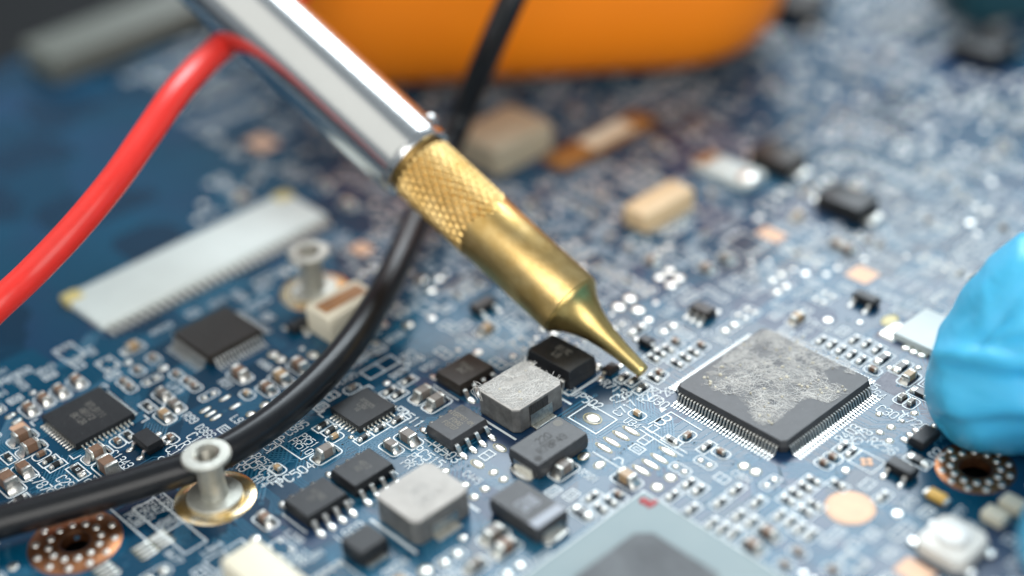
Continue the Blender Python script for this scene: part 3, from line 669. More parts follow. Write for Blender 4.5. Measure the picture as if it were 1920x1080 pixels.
for a in [(277, 760, 'u'), (765, 712, 'v'), (730, 732, 'v'), (747, 738, 'v'), (712, 802, 'v'), (745, 787, 'v'), (605, 797, 'v'), (621, 805, 'v'), (1195, 617, 'v', 'm'), (1225, 670, 'u'), (1238, 661, 'u'), (1253, 653, 'u'),
          (1300, 659, 'u'), (1285, 669, 'u'), (1269, 680, 'u'), (1226, 707, 'u'), (1170, 706, 'v'), (1189, 712, 'v'), (1204, 727, 'v'),
          (1540, 637, 'v'), (1560, 645, 'v'), (1577, 655, 'v'), (1597, 664, 'v'), (1615, 674, 'v'), (1602, 636, 'v'), (1625, 644, 'v'), (1645, 654, 'v'), (1655, 671, 'v', 'm'), (1690, 687, 'v', 'm'), (1727, 737, 'u', 'm'),
          (15, 857, 'u'), (92, 862, 'v'), (105, 871, 'v'), (146, 882, 'u', 'm'), (240, 816, 'u'), (37, 935, 'v'), (682, 820, 'v'), (1110, 930, 'v'), (1126, 952, 'u'), (1145, 939, 'u'), (1092, 960, 'u', 'm'), (1260, 928, 'v'),
          (1260, 825, 'u'), (1325, 836, 'v'), (1291, 905, 'v'), (1310, 917, 'v'), (1297, 953, 'v'), (1380, 917, 'v'), (1350, 940, 'v'), (1420, 940, 'v'), (1385, 965, 'v'), (1335, 980, 'v'), (1355, 990, 'v'), (1377, 998, 'v'), (1409, 977, 'v'),
          (1580, 836, 'v'), (1596, 847, 'v'), (1722, 862, 'u', 'm'), (1525, 900, 'u'), (1510, 912, 'u'), (1492, 924, 'u'), (1477, 937, 'u'), (1572, 907, 'u'), (1527, 945, 'u'), (1510, 957, 'u'), (1655, 930, 'v'),
          (1462, 965, 'v'), (1482, 976, 'v'), (1500, 989, 'v'), (1520, 1001, 'v')]:
    res(*a)
x, y = at(146, 880, .4); mb = MB(); mb.ribbon([(x-.15, y-.17), (x+.15, y-.17), (x+.15, y+.17), (x-.15, y+.17)], .07, .43, closed=True); link('marking', mb.mesh('marking', 'silk'), PCB)
for a in [(285, 713, 'v'), (275, 795, 'v'), (541, 870, 'u'), (1160, 612, 'v'), (1254, 692, 'u'), (1362, 828, 'v'), (1307, 845, 'u'), (1380, 856, 'u'), (1322, 868, 'u'), (1363, 880, 'u'), (1275, 880, 'u'), (1345, 893, 'v'), (1362, 905, 'v'),
          (1281, 936, 'v'), (1325, 960, 'v'), (1400, 930, 'v'), (1368, 955, 'v'), (1250, 815, 'v'), (1262, 828, 'u'), (1445, 905, 'v'), (1462, 915, 'v'), (1445, 950, 'v'), (1240, 745, 'u'), (375, 735, 'v'), (392, 742, 'v')]:
    x, y = at(a[0], a[1])
    if free(x, y, .9, .5): pads2(*a)
for px, py, rx, ry in [(937, 840, .75, .42), (895, 870, .75, .42), (925, 886, .4, .42), (944, 899, .4, .42), (909, 917, .42, .4), (889, 932, .42, .4), (834, 884, .42, .42), (871, 910, .45, .45), (1095, 856, .45, .6), (1124, 872, .45, .6),
                       (1257, 896, .55, .5), (1232, 914, .55, .5), (1395, 874, .5, .5), (1417, 885, .5, .5), (20, 780, .3, .55), (32, 790, .3, .55), (497, 760, .5, .5), (470, 777, .45, .45), (797, 1070, .6, .6),
                       (1181, 560, .75, .6), (1160, 576, .75, .6), (1196, 582, .75, .6), (1255, 508, .6, .6), (1237, 520, .6, .6), (1273, 522, .6, .6), (1258, 535, .6, .6), (790, 525, .7, .7), (808, 545, .6, .6), (822, 523, .6, .6), (765, 610, .6, .6),
                       (1700, 652, .5, .5), (1715, 659, .5, .5), (1730, 665, .5, .5), (1648, 777, .3, .3), (1671, 801, .38, .38), (1650, 811, .38, .3), (1715, 775, .36, .36), (587, 666, .7, .5), (512, 665, .6, .5), (526, 674, .6, .5), (1668, 827, .35, .35),
                       (1753, 799, .3, .3), (1692, 790, .22, .22), (658, 820, .25, .25), (1668, 690, .3, .3), (1722, 690, .32, .32)]:
    x, y = at(px, py); pad(x, y, rx, ry); mark(x, y, rx+.1, ry+.1)
for px, py in [(1132, 840), (1147, 829), (1164, 817), (1183, 808), (1202, 882), (1220, 871), (1236, 860), (1252, 847)]:
    x, y = at(px, py); pad(x, y, 1.0, .3, h=.10); mark(x, y, 1.1, .4)
for px, py in [(385, 769), (395, 776), (405, 783), (422, 747), (441, 762)]:
    x, y = at(px, py); pad(x, y, .26, .62, h=.08); mark(x, y, .4, .7)
for px, py in [(272, 1032), (302, 1012), (200, 1072)]:
    x, y = at(px, py)
    for k in range(4): pad(x-.9+k*.6, y, .2, .9, h=.06)
    mark(x, y, 1.5, 1.2)
silk_line(at(1112, 848), at(1166, 880)); silk_line(at(1166, 872), at(1168, 862), at(1160, 858), at(1151, 862))
silk_line(at(1205, 800), at(1288, 850)); silk_line(at(1200, 806), at(1280, 856))
# test-point square in front of the tip
q = [at(a, b) for a, b in ((1066, 784), (1104, 759), (1156, 787), (1119, 812))]
cxq, cyq = sum(a for a, b in q)/4, sum(b for a, b in q)/4; silk_rect(cxq, cyq, 1.95, 1.5, .16); pad(cxq, cyq, .95, .72, h=.16); mark(cxq, cyq, 2.1, 1.7)
# printed boxes near the standoff and ring
for px, py, hx, hy in [(283, 962, 3.4, 2.4), (318, 985, 4.5, 1.2)]:
    x, y = at(px, py); silk_rect(x, y, hx, hy); mark(x, y, hx, hy)
    for k in range(4): text(SILK, ['C1355', 'R347', 'C3571', 'PC38'][k], x-hx*.1, y+hy*.72-k*hy*.46, hy*.36, ZS+.002, 'u')

# ------------------------------------------------------------------ copper pads, rings, standoffs
def flat_disc(name, px, py, prof, m, label, mm=None):
    x, y = at(px, py); mb = MB(); mb.lathe(prof, 40, cap0=False); o = link(name, mb.mesh(name, m, 40), PCB, (x, y, 0), 0, label); mark(x, y, prof[0][0]+.2, prof[0][0]+.2); return o
flat_disc('copper_disc', 1594, 952, [(2.35, .0), (2.3, .035), (1.9, .04), (.1, .04)], 'copper_light', 'round pale copper pad at the front')
for px, py, hx, hy, lb in [(1447, 440, 1.7, 1.1, 'blurred pale copper rectangle beside the tan connector'), (1617, 515, 1.5, 1.4, 'blurred pale copper rectangle behind the large chip'), (37, 803, .9, .8, 'small copper square at the edge left of the dark no-lead chip'),
                           (1716, 1072, 1.6, 1.2, 'pale copper pad at the bottom beside the push button'), (678, 466, 1.4, 1.1, 'blurred copper pad behind the black cable'), (492, 268, 2.2, 1.6, 'far blurred copper pad left of the steel tube')]:
    x, y = at(px, py); mb = MB(); mb.slab(0, 0, [(0, hx, hy), (.04, hx-.03, hy-.03)], .15); link('copper_pad', mb.mesh('copper_pad', 'copper_light'), PCB, (x, y, 0), 0, lb); mark(x, y, hx+.2, hy+.2)
x, y = at(1625, 866); mb = MB()
for a, b in ((-.42, 0), (.42, 0), (0, -.42), (0, .42)): mb.dome(a, b, .3, .3, .03, .05, 10)
link('copper_pad', mb.mesh('copper_cross', 'copper_light', 60), PCB, (x, y, 0), 0, 'four small copper dots in a printed square'); silk_rect(x, y, 1.4, 1.1); mark(x, y, 1.5, 1.3)
for x, y, ro, ri, lb in RINGS:
    mb = MB(); mb.lathe([(ro, .0), (ro-.05, .035), (ri+.08, .04), (ri-.01, -.02), (ri-.015, -1.2)], 48, cap0=False, cap1=False)
    o = link('mounting_ring', mb.mesh('mounting_ring', 'copper', 50), PCB, (x, y, 0), 0, lb)
    for k in range(24):
        rr = ri+(ro-ri)*(.75 if k % 2 else .33); a = k*2*math.pi/24+.1
        if 'rd' not in _cl: mb = MB(); mb.dome(0, 0, .36, .36, 0, .17, 12); _cl['rd'] = mb.mesh('solder_dot', 'solder', 60)
        link('solder_dot', _cl['rd'], o, (rr*math.cos(a), rr*math.sin(a), .038))
    mark(x, y, ro+.4, ro+.4)
def standoff(px, py, s_, label):
    x, y = at(px, py); o = bpy.data.objects.new('standoff', None)
    mb = MB(); mb.lathe([(1.4*s_, .55), (1.33*s_, 1.0), (1.3*s_, 2.0), (1.3*s_, 4.7), (1.36*s_, 4.9)], 40, cap0=False, cap1=False)
    o = link('standoff', mb.mesh('standoff_pole', 'zinc', 40), PCB, (x, y, 0), 0, label)
    mb = MB(); mb.lathe([(4.0*s_, .0), (3.95*s_, .05), (3.3*s_, .09), (2.6*s_, .08)], 56, cap0=False, cap1=False); link('gold_ring', mb.mesh('gold_ring', 'gold', 60), o)
    mb = MB(); mb.lathe([(2.72*s_, .06), (2.72*s_, .42), (2.62*s_, .52), (1.35*s_, .60)], 48, cap0=False, cap1=False); link('base_flange', mb.mesh('base_flange', 'zinc', 40), o)
    pr = [(1.3*s_, 4.75), (2.25*s_, 4.95), (2.38*s_, 5.1), (2.38*s_, 5.35), (2.25*s_, 5.48), (1.35*s_, 5.5), (1.0*s_, 5.3)]
    for k in range(10): pr += [((1.02 if k % 2 else .86)*s_, 5.3-.12-k*.2)]
    pr += [(.75*s_, 3.0), (.01, 3.0)]
    mb = MB(); mb.lathe(pr[:6], 48, cap0=False, cap1=False); link('threaded_head', mb.mesh('threaded_head', 'zinc', 35), o)
    mb = MB(); mb.lathe(pr[5:], 40, cap0=False, cap1=False); link('screw_thread', mb.mesh('screw_thread', 'thread', 35), o)
    mark(x, y, 4.3*s_, 4.3*s_); return x, y
standoff(404, 933, 1.0, 'metal standoff on a gold ring in front of the black cable')
standoff(590, 546, 1.0, 'blurred metal standoff on a gold ring behind the black cable')

# ------------------------------------------------------------------ connectors and other large parts
def block(name, cx, cy, hx, hy, zt, m, label, bv=.25, rz=0, z0=.05):
    mb = MB(); mb.slab(0, 0, [(z0, hx, hy), (zt-bv, hx, hy), (zt-bv*.3, hx-bv*.3, hy-bv*.3), (zt, hx-bv, hy-bv)], bv)
    o = link(name, mb.mesh(name, m, 30), PCB, (cx, cy, 0), rz, label); mark(cx, cy, hx+.5, hy+.5); return o
# long white ribbon-cable connector
a = Vector(at(160, 592, 1.0)); b = Vector(at(585, 380, 1.0)); mid = (a+b)/2; hy = (b-a).length/2-.3
o = block('ribbon_connector', mid.x-1.2, mid.y, 4.5, hy, .8, 'white_plastic', 'long flat white ribbon connector with yellow ends behind the black cable')
for s_ in (-1, 1):
    mb = MB(); mb.box(-1.2, .9, -1.1, 1.1, .05, 1.0, bv=.2); link('end_latch', mb.mesh('end_latch', 'yellow'), o, (-3.4, s_*(hy-.9), 0))
mb = MB(); mb.box(4.45, 6.1, -hy+.2, hy-.2, .03, .16); link('dark_gap_strip', mb.mesh('dark_gap_strip', 'epoxy'), o)  # added dark strip, so the gaps between the leads read dark
mb = MB(); mb.box(0, 2.0, -.22, .22, .03, .42, bv=.08); me = mb.mesh('lead', 'tin')
n = int(hy*2/.95)
for k in range(n): link('lead', me, o, (4.4, -hy+.5+k*.95, 0))
mark(mid.x-.4, mid.y, 7.4, hy+2)
x, y = at(645, 585, 1.5); o = block('upright_connector', x, y, 2.2, 3.6, 3.2, 'cream', 'cream upright connector with an amber slot behind the black cable')
mb = MB(); mb.box(-1.2, .9, -2.9, 2.9, 3.18, 3.24); link('slot', mb.mesh('slot', 'amber'), o)
for k in range(9):
    mb = MB() if k == 0 else mb
    if k == 0: mb.box(2.1, 3.0, -.15, .15, .03, .35); me = mb.mesh('lead', 'tin')
    link('lead', me, o, (0, -2.8+k*.7, 0))
x, y = at(490, 1048, 3.0); o = block('side_connector', x+3.0, y-.8, 5.4, 2.0, 3.3, 'cream', 'cream connector at the bottom edge in front of the standoff', .2)
mb = MB(); mb.box(-5.0, -4.0, -2.3, 2.3, .05, 1.6, bv=.1); link('mounting_lug', mb.mesh('mounting_lug', 'tin'), o)
x, y = at(1235, 372, 2.2); o = block('tan_connector', x, y, 2.0, 4.4, 2.4, 'tan', 'blurred tan connector with a row of pale legs right of the iron', .35)
mb = MB(); mb.box(1.9, 3.1, -.2, .2, .03, .4, bv=.1); me = mb.mesh('lead', 'tin')
for k in range(9): link('lead', me, o, (0, -3.6+k*.9, 0))
x, y = at(1458, 296, 1.2); o = block('moulded_diode', x, y, 3.0, 2.0, 2.1, 'epoxy_brown', 'far blurred brown diode beside the tan connector')
mb = MB(); mb.box(2.7, 4.6, -1.3, 1.3, .03, .5, bv=.2); me = mb.mesh('terminal', 'solder')
for k in (0, 1): link('terminal', me, o, (0, 0, 0), k*math.pi)
x, y = at(1588, 378, 1.2); o = block('moulded_diode', x, y, 3.2, 2.0, 2.1, 'epoxy', 'far blurred black diode with one bright terminal behind the large chip')
for k in (0, 1): link('terminal', me, o, (0, 0, 0), k*math.pi)
x, y = at(1365, 315, .8); o = block('memory_latch', x, y, 4.4, 2.2, .9, 'white_plastic', 'far blurred white flat part with a bright metal end')
mb = MB(); mb.dome(3.6, -.4, 1.5, 1.4, .9, .5); link('metal_end', mb.mesh('metal_end', 'solder', 60), o)
mb = MB(); mb.box(-4.3, -2.6, -1.8, 1.8, .88, 1.0); link('amber_end', mb.mesh('amber_end', 'amber'), o)
x, y = at(945, 262, 2.0); block('beige_socket', x, y, 4.2, 5.2, 4.0, 'beige_shaded', 'beige socket in the shade of the orange case', .6)
x, y = at(1125, 262, .6); o = block('amber_strip', x, y, 2.0, 8.5, .9, 'amber', 'blurred amber and white strip under the orange case', .2)
mb = MB(); mb.box(-1.5, 1.5, -2.6, 5.0, .88, 1.05, bv=.05); link('white_label', mb.mesh('white_label', 'cream'), o)
x, y = at(1735, 622, .6); o = block('paper_white_connector', x+1.5, y+.5, 3.9, 3.0, .8, 'white_plastic', 'white flat connector partly behind the blue glove', .1)
x, y = at(1677, 622); mb = MB(); mb.slab(0, 0, [(.0, 1.1, 1.7), (.16, 1.0, 1.6), (.22, .8, 1.4)], .2); o = link('shield_pad', mb.mesh('shield_pad', 'solder', 40), PCB, (x, y, 0), 0, 'bright solder rectangle behind the large chip beside the white connector')
mb = MB(); mb.dome(-1.6, 1.4, .8, 1.2, .02, .1); link('flux_stain', mb.mesh('flux_stain', 'yellow', 60), o); mark(x, y, 2.4, 2.8)
# push button
x, y = at(1786, 1012, 1.2); mb = MB(); mb.slab(0, 0, [(.1, 2.5, 2.5), (1.2, 2.5, 2.5), (1.45, 2.4, 2.4), (1.5, 2.2, 2.2)], .7)
o = link('push_button', mb.mesh('button_case', 'button', 30), PCB, (x, y, 0), 0, 'cream square push button at the bottom in front of the glove')
mb = MB(); mb.lathe([(1.55, 1.48), (1.5, 1.9), (1.35, 2.1), (.9, 2.2), (.1, 2.22)], 36, cap0=False); link('plunger', mb.mesh('plunger', mat('plunger_white', (.8, .8, .77), rough=.3), 40), o)
mb = MB(); mb.box(2.3, 3.3, -.4, .4, .03, .4, bv=.1); me = mb.mesh('lead', 'tin')
for k in range(4): link('lead', me, o, (0, (1.6 if k % 2 else -1.6), 0), math.pi*(k//2))
mark(x, y, 3.5, 3)
# LED and small pale parts at the right edge
x, y = at(1757, 930, .4); mb = MB(); mb.box(-.9, .9, -.5, .5, .1, .7, bv=.1); o = link('amber_diode', mb.mesh('amber_diode', 'led'), PCB, (x, y, 0), .0, 'small blurred amber light diode near the right mounting ring')
mb = MB(); mb.box(.7, 1.3, -.45, .45, .03, .5, bv=.1); me = mb.mesh('terminal', 'solder')
for k in (0, 1): link('terminal', me, o, (0, 0, 0), k*math.pi)
mark(x, y, 1.5, 1)
for px, py, lb in ((1866, 968, 'blurred pale diode above the push button'), (1899, 946, 'blurred pale diode at the right edge')):
    x, y = at(px, py, .5); o = block('pale_diode', x, y, 1.1, .8, 1.0, 'cream', lb, .15)
    for k in (0, 1): link('terminal', me, o, (0, 0, 0), k*math.pi)
# processor package at the bottom edge
ax, ay = at(1207, 921, .9); hp = 14.5
mb = MB(); mb.slab(0, 0, [(.35, hp, hp), (.9, hp, hp)], .2); o = link('processor_package', mb.mesh('processor_package', 'gpu'), PCB, (ax+hp, ay-hp, 0), 0, 'blurred pale green processor package at the bottom edge')
dx, dy = at(1207, 1003, 1.6)
mb = MB(); mb.slab(0, 0, [(.9, 5, 5), (1.55, 5, 5), (1.6, 4.95, 4.95)], 1.2); link('silicon_die', mb.mesh('silicon_die', 'die'), o, (dx+4.2-(ax+hp), dy-4.2-(ay-hp), 0))
mb = MB(); mb.dome(-hp+1.0, hp-1.0, .55, .45, .9, .14); mb.dome(-hp+1.75, hp-.75, .35, .7, .9, .12); link('red_paint_dot', mb.mesh('red_paint_dot', 'red_paint', 60), o)
mark(ax+hp, ay-hp, hp+.7, hp+.7)
silk_line((ax-.7, ay-2*hp), (ax-.7, ay+.7), (ax+2*hp, ay+.7), w=.3)
mb = MB(); mb.box(-hp-.1, hp+.1, -hp-.1, hp+.1, .02, .36)
# far pieces at the upper corners
x, y = at(235, 45, 3); block('grey_socket', x, y, 5.0, 15.0, 4.0, mat('socket_grey', (.14, .15, .13), rough=.5), 'far blurred grey socket at the upper left', .5)
x, y = at(1845, 88, 1.5); block('moulded_diode', x, y, 3.6, 3.2, 2.6, 'epoxy', 'far blurred black chip in the upper right corner')
x, y = at(1500, 8, 1.5); block('moulded_diode', x, y, 3.0, 3.0, 2.6, 'epoxy_brown', 'far blurred brown chip beside the orange case')

# ------------------------------------------------------------------ print, pads and traces that fill the rest
rnd = random.Random(11)
def in_dark(px, py): return inside((px, py), [(-80, 700), (62, 690), (215, 608), (120, 560), (340, 450), (400, 330), (330, 200), (250, 100), (-80, 140)])
mx_, my_ = at(800, 610)
PURPLE = [(700, 660), (830, 575), (900, 600), (860, 655), (720, 705)]
for k in range(26):                              # copper pours under the mask (violet, a little raised)
    px, py = rnd.uniform(0, 1920), rnd.uniform(250, 1080)
    if in_dark(px, py) or any((Vector(at(px, py))-Vector(h[:2])).length < 13 for h in RINGS): continue
    x, y = at(px, py); hx, hy = rnd.uniform(2, 6), rnd.uniform(2, 6)
    mb = MB(); c = min(hx, hy)*.35; mb.loft([[(a, b, .0004) for a, b in corners(hx, hy, c)], [(a*.995, b*.995, .004+.0001*k) for a, b in corners(hx, hy, c)]], cap0=False)
    link('copper_pour', mb.mesh('copper_pour', 'pour'), PCB, (x, y, 0))
p = [at(a, b) for a, b in PURPLE]; cxp, cyp = sum(a for a, b in p)/5, sum(b for a, b in p)/5; mark(cxp, cyp, 2, 2)
for px, py, r_ in ((1690, 722, 2.4), (1718, 768, 2.2)):
    x, y = at(px, py); mb = MB(); mb.loft([[(a, b, .0004) for a, b in corners(r_, r_*.8, .5)], [(a, b, .0075) for a, b in corners(r_-.02, r_*.8-.02, .5)]], cap0=False)
    link('copper_pour', mb.mesh('copper_pour', mat('pour_wrinkled', (.06, .065, .10), rough=.38, bump=.09, bscale=.9, stretch=(3, 1, 1))), PCB, (x, y, 0))
def bundle(x, y, ang, n, pitch, L, w):
    d = Vector((math.cos(ang), math.sin(ang))); q = Vector((-d.y, d.x)); b1 = rnd.choice((-1, 1))*math.pi/4
    d2 = Vector((math.cos(ang+b1), math.sin(ang+b1))); l1 = rnd.uniform(.2, .6)*L; l2 = rnd.uniform(.15, .4)*L; sg = 1 if b1 > 0 else -1
    for k in range(n):
        p0 = Vector((x, y))+q*pitch*k; c1 = -sg*k*pitch*math.tan(math.pi/8)
        p1 = p0+d*(l1+c1); p2 = p1+d2*l2; p3 = p2+d*(L-l1-l2-2*c1*0+rnd.uniform(-.6, .6))
        trace([p0-d*rnd.uniform(0, .8), p1, p2, p3], w)
        for e in (p0-d*.9, p3):
            if rnd.random() < .35: via(e.x, e.y, .24)
for k in range(230):
    px, py = rnd.uniform(0, 1920), rnd.uniform(330, 1120)
    if in_dark(px, py): continue
    x, y = at(px, py)
    if abs(x) < 9 and abs(y) < 9: continue
    bundle(x, y, rnd.choice((0, .5, 1, 1.5))*math.pi+rnd.choice((0, 0, math.pi/4)), rnd.randint(2, 9), rnd.choice((.30, .34, .42)), rnd.uniform(4, 13), rnd.choice((.13, .16, .2)))
for k in range(12): bundle(*at(rnd.uniform(700, 880), rnd.uniform(570, 680)), rnd.choice((0, .25, .5))*math.pi, 9, .34, 9, .17)
for k in range(900):
    px, py = rnd.uniform(0, 1920), rnd.uniform(300, 1080)
    x, y = at(px, py)
    if not in_dark(px, py) and free(x, y, .3, .3) and rnd.random() < .8: via(x, y, rnd.choice((.2, .26, .3)))
def visible(x, y):
    px, py, d = pix(x, y); return -350 < px < 2270 and -60 < py < 1400 and not in_dark(px, py)
def rnd_text():
    return rnd.choice(('C', 'R', 'PC', 'PR', 'L', 'Q', 'D', 'U', 'C1', 'R2'))+str(rnd.randint(10, 999))
def filler(tries, lo, hi, pop):
    for k in range(tries):
        px, py = (rnd.uniform(-350, 2270) if lo != 640 else rnd.uniform(200, 1900)), rnd.uniform(lo, hi); x, y = at(px, py); out_ = not (-30 < px < 1950 and -30 < py < 1110)
        if not visible(x, y) or not (bx0+3 < x and y < by1-3): continue
        if any(a < px < c and b < py < d_ for a, b, c, d_ in ((1060, 715, 1305, 815), (1630, 755, 1770, 830), (480, 812, 660, 912), (1040, 735, 1200, 790))): continue
        d = rnd.choice('uv'); kind = rnd.random(); dp = pix(x, y)[2]; near = dp < 196 and not out_
        if px < 720 and py < 330 and rnd.random() < .7: continue
        if dp > 191 and .50 <= kind < .97 and rnd.random() < (.6 if dp < 200 else .85): continue
        if kind < .30:                            # a row of passives
            n = rnd.randint(2, 6) if near else rnd.randint(3, 9); sp = 1.55 if near else 1.75
            hx, hy = (1.05, n*sp/2) if d == 'u' else (n*sp/2, 1.05)
            if not free(x, y, hx, hy): continue
            p_ = rnd.random()
            for i in range(n):
                t = (i-(n-1)/2)*sp; xx, yy = (x, y+t) if d == 'u' else (x+t, y)
                if not out_ and rnd.random() < pop and NC['chip_resistor'] < 300 and NC['chip_capacitor'] < 300:
                    (res(xx, yy, d, 's', True, True) if p_ < .6 else cap(xx, yy, d, 's', rnd.choice((B_, B_, T_, G_)), True, True))
                else: pads2(xx, yy, d, .5, .28, True, True, single=near)
        elif kind < .50:
            sz = rnd.choice('smm'); hx, hy = (1.7, .95) if d == 'u' else (.95, 1.7)
            if not free(x, y, hx, hy): continue
            if not out_ and rnd.random() < pop and NC['chip_capacitor'] < 300: cap(x, y, d, sz, rnd.choice((B_, B_, T_, G_)), True, True)
            else: pads2(x, y, d, .75, .42, True, True, single=near)
        elif kind < .74:                          # lettering
            s_ = rnd_text(); size = rnd.choice((.8, .95, 1.1)); L = len(s_)*size*.71/2
            hx, hy = (L, size*.55) if d == 'u' else (size*.55, L)
            if not free(x, y, hx, hy): continue
            text(SILK, s_, x, y, size, ZS+.002, d); mark(x, y, hx, hy)
        elif kind < .97:                          # printed frame with pads
            hx, hy = rnd.choice(((.8, .6), (.6, .8), (1.1, .6), (.6, 1.4), (1.3, 1.0), (1.8, 1.2), (1.0, 2.2), (2.4, 2.0)))
            if not free(x, y, hx, hy): continue
            silk_rect(x, y, hx-.1, hy-.1)
            if hx < 1.2:
                if rnd.random() < .5: silk_rect(x, y, max(.12, hx-.42), max(.12, hy-.42), .1)
                elif hx > hy: silk_line((x, y-hy+.2), (x, y+hy-.2), w=.12)
                else: silk_line((x-hx+.2, y), (x+hx-.2, y), w=.12)
            else:
                m_ = max(2, int(hy/.35))
                for i in range(m_):
                    for sx in (-1, 1): pad(x+sx*(hx-.5), y-hy+.45+i*(2*hy-.9)/(m_-1), .3, .16, False)
            mark(x, y, hx, hy)
        else:
            r = rnd.uniform(.3, .6)
            if free(x, y, r+.1, r+.1): pad(x, y, r, r, False); mark(x, y, r+.15, r+.15)
filler(15000, -40, 560, .38)
filler(21000, 380, 760, .22)
filler(26000, 560, 1400, .20)
filler(16000, 640, 1110, .30)
print('COUNTS', NC)
link('silkscreen_print', SILK.mesh('silkscreen_print', 'silk'), PCB, kind='stuff')
link('copper_traces', TRACE.mesh('copper_traces', 'trace'), PCB, kind='stuff')
link('vias', VIA.mesh('vias', ['trace', 'hole']), PCB, kind='stuff')
link('far_solder_pads', PADS_FAR.mesh('far_solder_pads', 'solder', 60), PCB, kind='stuff')

# ------------------------------------------------------------------ soldering iron
T0 = deep(1207, 698, 163.6); T1 = deep(767, 293, 173.6); ax_ = (T1-T0).normalized()
IR = link('soldering_iron', None, label='soldering iron with knurled brass sleeve and chrome tube touching the board', cat='soldering iron')
IR.location = T0; IR.rotation_mode = 'QUATERNION'; IR.rotation_quaternion = ax_.to_track_quat('Z', 'Y')
NB = 10.6; KS = 22.3; KE = 33.6; RB = 3.74
mb = MB(); mb.lathe([(.01, 0), (.58, .0), (.72, .12), (.76, .5), (.86, 1.8), (1.0, 3.4), (1.22, 5.0), (1.55, 6.6), (2.0, 8.0), (2.62, 9.2), (3.25, 10.0), (3.62, 10.35), (3.66, NB)], 64, cap0=False)
link('nozzle', mb.mesh('nozzle', 'brass_tip', 50), IR)
mb = MB(); mb.lathe([(3.4, NB+.02), (RB-.06, NB+.02), (RB, NB+.10), (RB, KS+.2)], 72, cap1=False); link('barrel', mb.mesh('barrel', 'brass', 40), IR)
na, nz = 420, 170; NK = 27; pitch_z = 2*math.pi*RB/NK/math.tan(R(29)); rings = []
for j in range(nz+1):
    z = KS+(KE-KS)*j/nz; ring = []
    for i in range(na):
        th = 2*math.pi*i/na
        u = NK*th/(2*math.pi); w = z/pitch_z
        a = abs(((u+w) % 1)-.5)*2; b = abs(((u-w) % 1)-.5)*2
        edge = KS+1.0+.5*math.sin(3*th+.7)+.28*math.sin(23*th)+.25*math.sin(NK*th)
        fade = min(1, max(0, (z-edge)/.35))*min(1, max(0, (KE-.25-z)/.3))
        h = max(max(0, 1-a/.52), max(0, 1-b/.52))
        h = min(h, .8)*.30
        r = RB-.13*fade+h*fade
        if z > KE-.5: r -= (z-KE+.5)**2*1.0
        ring.append((r*math.cos(th), r*math.sin(th), z))
    rings.append(ring)
mb = MB(); mb.loft(rings, cap0=False, cap1=True); link('knurled_sleeve', mb.mesh('knurled_sleeve', 'brass', 38), IR)
mb = MB(); mb.lathe([(3.0, KE-.1), (3.5, KE+.05), (3.55, KE+.5), (3.0, KE+.6)], 48); link('collar', mb.mesh('collar', 'brass', 40), IR)
RT = 4.66
mb = MB(); mb.lathe([(3.3, KE+2.0), (3.75, KE+1.2), (3.85, KE+.45), (4.0, KE+.32), (4.42, KE+.35), (4.60, KE+.9), (4.62, KE+1.15)], 96, cap0=True, cap1=False); link('tube_rim', mb.mesh('tube_rim', 'steel', 35), IR)
mb = MB(); mb.lathe([(4.55, KE+1.12), (RT, KE+1.25), (RT, 120), (RT-.4, 120.2)], 128, cap0=False); link('steel_tube', mb.mesh('steel_tube', 'steel', 40), IR)
mb = MB(); mb.lathe([(.95, -.2), (.95, .15), (.75, .45), (.4, .6), (.05, .65)], 24, cap0=False); mb.box(-.7, .7, -.1, .1, .60, .68)
sc_ = link('tube_screw', mb.mesh('tube_screw', 'steel', 50), IR)
inv = IR.rotation_quaternion.inverted(); side = inv @ Vector(RM @ np.array([.55, .80, -.20])); side.z = 0; side.normalize()
sc_.location = side*(RT-.05)+Vector((0, 0, KE+2.9)); sc_.rotation_mode = 'QUATERNION'; sc_.rotation_quaternion = side.to_track_quat('Z', 'Y')
mb = MB(); mb.lathe([(RT-.1, 119.9), (6.5, 121), (8.5, 124), (9, 135), (8.6, 200), (7, 205)], 48); link('handle', mb.mesh('handle', mat('handle_black', (.02, .02, .02), rough=.5), 40), IR)

# ------------------------------------------------------------------ cables
mb = MB()
P = [(*at(-760, 1175, 2.6), 2.6), (*at(-500, 1105, 2.6), 2.6), (*at(-260, 1040, 2.6), 2.6), (*at(-110, 1008, 2.6), 2.6), (*at(0, 979, 2.6), 2.6), (*at(150, 938, 2.5), 2.5), (*at(290, 896, 2.5), 2.5), (*at(390, 862, 2.6), 2.6), (*at(470, 818, 2.7), 2.7), (*at(545, 762, 2.9), 2.9), (*at(610, 700, 3.2), 3.2),
     (*at(660, 640, 3.5), 3.5), (*at(705, 572, 3.8), 3.8), (*at(745, 495, 4.1), 4.1), (*at(778, 420, 4.4), 4.4), (*at(815, 335, 5.2), 5.2), deep(862, 228, 197), deep(907, 118, 192), deep(950, 20, 189), deep(985, -60, 188), deep(1020, -160, 188)]
tube(mb, catmull(P, 14), 1.64, 28)
link('black_cable', mb.mesh('black_cable', 'black', 180), label='thick black cable curving over the board behind the iron', cat='cable')
mb = MB()
P = [deep(-560, 985, 149), deep(-420, 905, 151), deep(-300, 820, 152.5), deep(-190, 730, 154), deep(-90, 652, 156), deep(0, 568, 158), deep(60, 512, 160), deep(140, 428, 162), deep(215, 338, 164.5), deep(275, 253, 168), deep(330, 175, 172), deep(385, 115, 178), deep(440, 70, 185), deep(520, 20, 192), deep(600, -60, 200), deep(680, -150, 206)]
tube(mb, catmull(P, 14), 1.58, 28)
link('red_cable', mb.mesh('red_cable', 'red', 180), label='thick red cable rising in front of the dark blue board to behind the steel tube', cat='cable')

